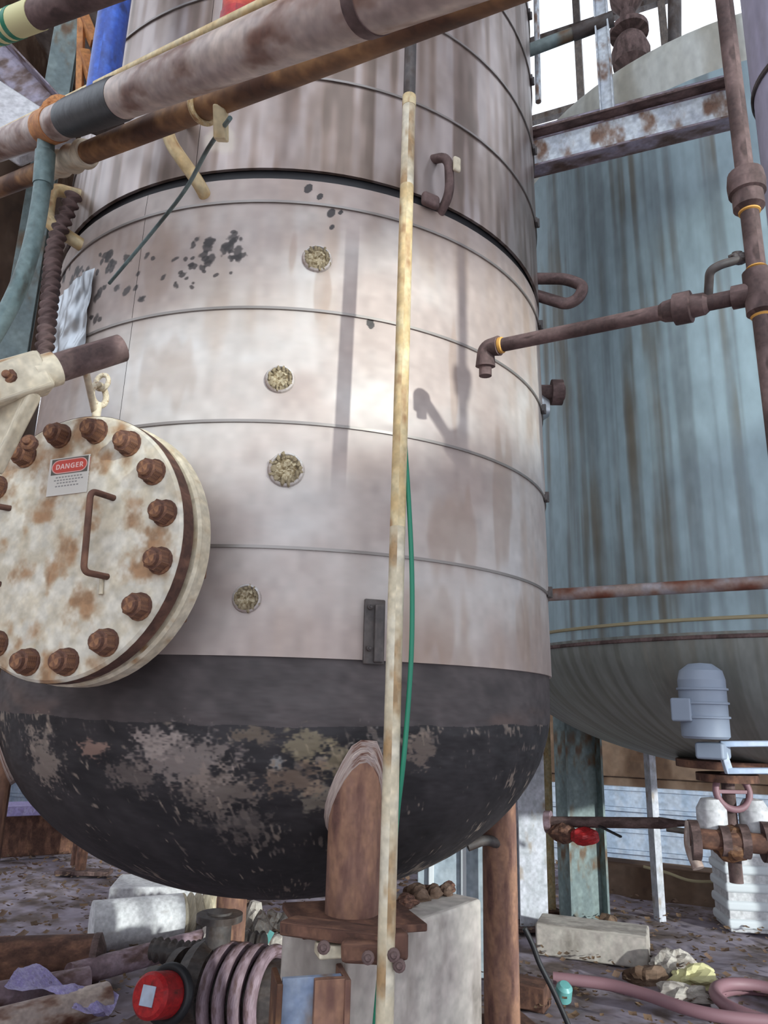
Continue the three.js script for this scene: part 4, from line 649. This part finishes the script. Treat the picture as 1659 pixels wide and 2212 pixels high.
// ---------------------------------------------------------------- left lower background and clutter
{
  const a = atY(-120, 1868), b = atY(170, 1850); const t = thing('skid_beam', 'rust-brown skid beam with lavender top far behind the dome', 'beam', V(a.x, 0, a.z));
  part('web', bar(a.clone().setY(0.24), b.clone().setY(0.24), 0.12, 0.4, 0.01), M.rust, t); part('top_plate', bar(a.clone().setY(0.5), b.clone().setY(0.5), 0.4, 0.1, 0.01), M.purpleSheet, t);
  const s = atY(180, 1896), st = thing('pipe_stand', 'small two-legged rusty stand on the floor behind the dome', 'stand', V(s.x, 0, s.z));
  part('foot', box(0.5, 0.04, 0.16, V(s.x, 0.05, s.z), null, 0.006), M.darkRust, st); part('post', cyl(V(s.x - 0.04, 0.05, s.z), V(s.x - 0.02, 0.7, s.z), 0.05), M.rust, st); part('post', cyl(V(s.x - 0.2, 0.05, s.z - 0.3), V(s.x - 0.18, 0.7, s.z - 0.3), 0.05), M.rust, st);
  // pale duct
  const d0 = atY(190, 2062).setY(0.16), d1 = atY(385, 2040).setY(0.16), dd = d1.clone().sub(d0).normalize(), dt = thing('pale_duct', 'pale grey duct lying on the floor with a ribbed end', 'duct', d0.clone().setY(0));
  part('tube', sweep([d0, d1], 0.16, { seg: 30 }), M.greyWhite, dt);
  const e = d1.clone().addScaledVector(dd, 0.32); part('ribbed_end', sweep([...Array(61)].map((_, i) => d1.clone().lerp(e, i / 60)), (u) => 0.145 + 0.016 * Math.sin(u * 2 * Math.PI * 6), { seg: 26 }), M.cream, dt);
  single('white_slab', box(1.1, 0.12, 0.5, atY(390, 1945, 0).setY(0.1), yaw(0.15), 0.02), M.greyWhite, 'white slab on the floor behind the pale duct', 'slab');
  // pipes on the floor
  const p1 = atY(205, 2075, 0.13), p0 = atY(-80, 2085, 0.13); const bp = thing('floor_pipe', 'thick brown pipe with a dark closed end on the floor', 'pipe', p1.clone().setY(0)); part('pipe', sweep([p0, p1], 0.14, { seg: 30 }), M.rust, bp); part('end_cap', lathe([[0.1401, -0.02], [0.145, -0.01], [0.145, 0.02], [0.08, 0.05], [0.0001, 0.055]], p1, p1.clone().sub(p0), 30), M.darkRust, bp);
  for (const [x0, y0, x1, y1, r, m, h, l] of [[150, 2108, 440, 2030, 0.065, M.plumPipe, 0.12, 'plum-brown pipe lying slantwise behind the pump'], [-60, 2165, 190, 2120, 0.075, M.plumPipe, 0.1, 'mauve floor pipe under the purple sheet'], [-40, 2230, 230, 2160, 0.085, M.greyPipe, 0.1, 'grey floor pipe lying in front of the mauve one']]) single('floor_pipe', sweep([atY(x0, y0, h), atY(x1, y1, h)], r, { seg: 24 }), m, l, 'pipe');
  const sh = atY(150, 2105, 0.22); single('purple_sheet', grid(26, 14, (u, v) => V(sh.x - 0.28 + 0.55 * u, sh.y + 0.03 * Math.sin(u * 9 + v * 4) + 0.05 * (fbm(u, v, 5, 4, 711, 3) - 0.5) - 0.1 * u, sh.z - 0.1 + 0.22 * v + 0.1 * u)), M.purpleSheet, 'crumpled purple sheet draped over the floor pipes', 'sheet');
  // pump set
  const c = at(455, 2140, 3.5), pt = thing('pump_set', 'dark grimy pump with ribbed casing and red cap beside the pier', 'pump', V(c.x, 0, c.z));
  const ax = V(0.93, 0.06, 0.35).normalize(), at2 = (x, y, z = 0) => c.clone().addScaledVector(ax, x).add(V(0, y, z));
  part('skid', box(0.9, 0.08, 0.4, V(c.x, 0.08, c.z), yaw(-0.35), 0.01), M.darkRust, pt);
  part('casing', all(lathe([[0.0001, -0.1], [0.12, -0.1], [0.2, -0.06], [0.22, 0], [0.2, 0.06], [0.12, 0.1], [0.0001, 0.11]], at2(-0.02, 0), ax, 36)), M.darkSteel, pt);
  for (const x of [0.08, 0.16, 0.24, 0.32]) part('casing_rib', ring(at2(x, -0.01), ax, 0.19, 0.03, 40, 10), M.plumPipe, pt);
  part('motor', cyl(at2(0.05, -0.01), at2(0.45, -0.01), 0.16, { seg: 28 }), M.darkSteel, pt);
  part('inlet', cyl(at2(-0.34, 0.0, 0.02), at2(-0.08, 0.02), 0.085, { seg: 24 }), M.darkSteel, pt);
  part('inlet_flange', lathe([[0.05, -0.02], [0.15, -0.02], [0.15, 0.02], [0.05, 0.02]], at2(-0.17, 0.02), ax, 30), M.darkSteel, pt);
  part('outlet', all(cyl(at2(0.02, 0.15), at2(0.02, 0.34), 0.06), lathe([[0.03, 0], [0.11, 0], [0.11, 0.03], [0.03, 0.03]], at2(0.02, 0.3), UP, 24)), M.darkSteel, pt);
  const rc = at(338, 2150, 3.15), rd = V(-0.35, 0.25, 0.9).normalize();
  const cap = part('red_cap', lathe([[0.0001, 0.06], [0.075, 0.06], [0.088, 0.045], [0.09, -0.08], [0.075, -0.1]], rc, rd, 32), M.redPaint, pt, 'red round cap'); part('cap_plate', box(0.065, 0.075, 0.006, rc.clone().addScaledVector(rd, 0.063), frame(rd), 0.002), M.siding, cap, 'pale square plate');
  part('cap_clamp', ring(rc.clone().addScaledVector(rd, -0.09), rd, 0.1, 0.022), M.black, pt);
  single('corrugated_hose', sweep([...spline([at(570, 2040, 3.9), at(490, 2040, 3.95), at(420, 2060, 4.0), at(330, 2050, 4.05)], 90)], (u) => 0.055 + 0.01 * Math.sin(u * 2 * Math.PI * 16), { seg: 18 }), M.darkSteel, 'dark corrugated hose lying over the grimy pump', 'hose');
  for (const [px, py, zc, w, h, m, rot, l] of [[535, 2045, 4.0, 0.03, 0.11, M.greyWhite, 0.3, 'thin white tag stuck among the pump hoses'], [575, 2035, 4.0, 0.03, 0.12, M.teal, -0.5, 'teal strip lying among the pump hoses']]) single('plastic_strip', box(w, h, 0.012, at(px, py, zc), new THREE.Quaternion().setFromAxisAngle(V(0, 0, 1), rot), 0.003), m, l, 'litter');
  single('green_wire', sweep(spline([at(420, 2075, 3.7), at(470, 2130, 3.65), at(520, 2178, 3.6), at(600, 2230, 3.55)], 30), 0.008, { seg: 8 }), M.green, 'thin green wire trailing across the grimy pump', 'wire');
  // rubble under the dome
  const r = rng(31); for (let k = 0; k < 10; k++) { const p = atY(430 + k * 19 + r() * 6, 1990 + (k % 3) * 26, 0.1); single('scrap_lump', lump(p.setY(0.08), 0.07 + 0.03 * r(), 0.08 + 0.05 * r(), 0.07, 400 + k, 0.25, 2), k % 2 ? M.darkSteel : M.concrete, 'grimy scrap lump on the floor under the dome', 'rubble', 'scrap lumps below the dome'); }
}
// litter on the floor
{
  const g = new THREE.PlaneGeometry(1, 1, 2, 2); { const P = g.attributes.position; for (let i = 0; i < P.count; i++) P.setZ(i, 0.25 * Math.hypot(P.getX(i), P.getY(i))); g.rotateX(-Math.PI / 2); g.computeVertexNormals(); }
  const n = 8000, im = new THREE.InstancedMesh(g, M.leafA, n), r = rng(9), m4 = new THREE.Matrix4(), col = new THREE.Color(); im.name = 'leaf_litter'; im.castShadow = im.receiveShadow = true;
  for (let i = 0; i < n; i++) { const x = -5 + 11 * r(), z = -3.6 - 5.5 * r(), s = 0.02 + 0.05 * r() * r(); m4.compose(V(x, 0.045 + 0.02 * r(), z), new THREE.Quaternion().setFromEuler(new THREE.Euler((r() - 0.5) * 0.7, r() * 6.28, (r() - 0.5) * 0.7)), V(s, s, s * (0.4 + r() * 0.6))); im.setMatrixAt(i, m4); const k = r(); col.setRGB(0.5 + 0.6 * k, 0.45 + 0.5 * k, 0.45 + 0.5 * k * (0.7 + 0.6 * r())); im.setColorAt(i, col); }
  im.userData = { kind: 'stuff', label: 'dry leaves and chips scattered over the dirt floor', category: 'litter' }; scene.add(im);
}
renderer.render(scene, camera);
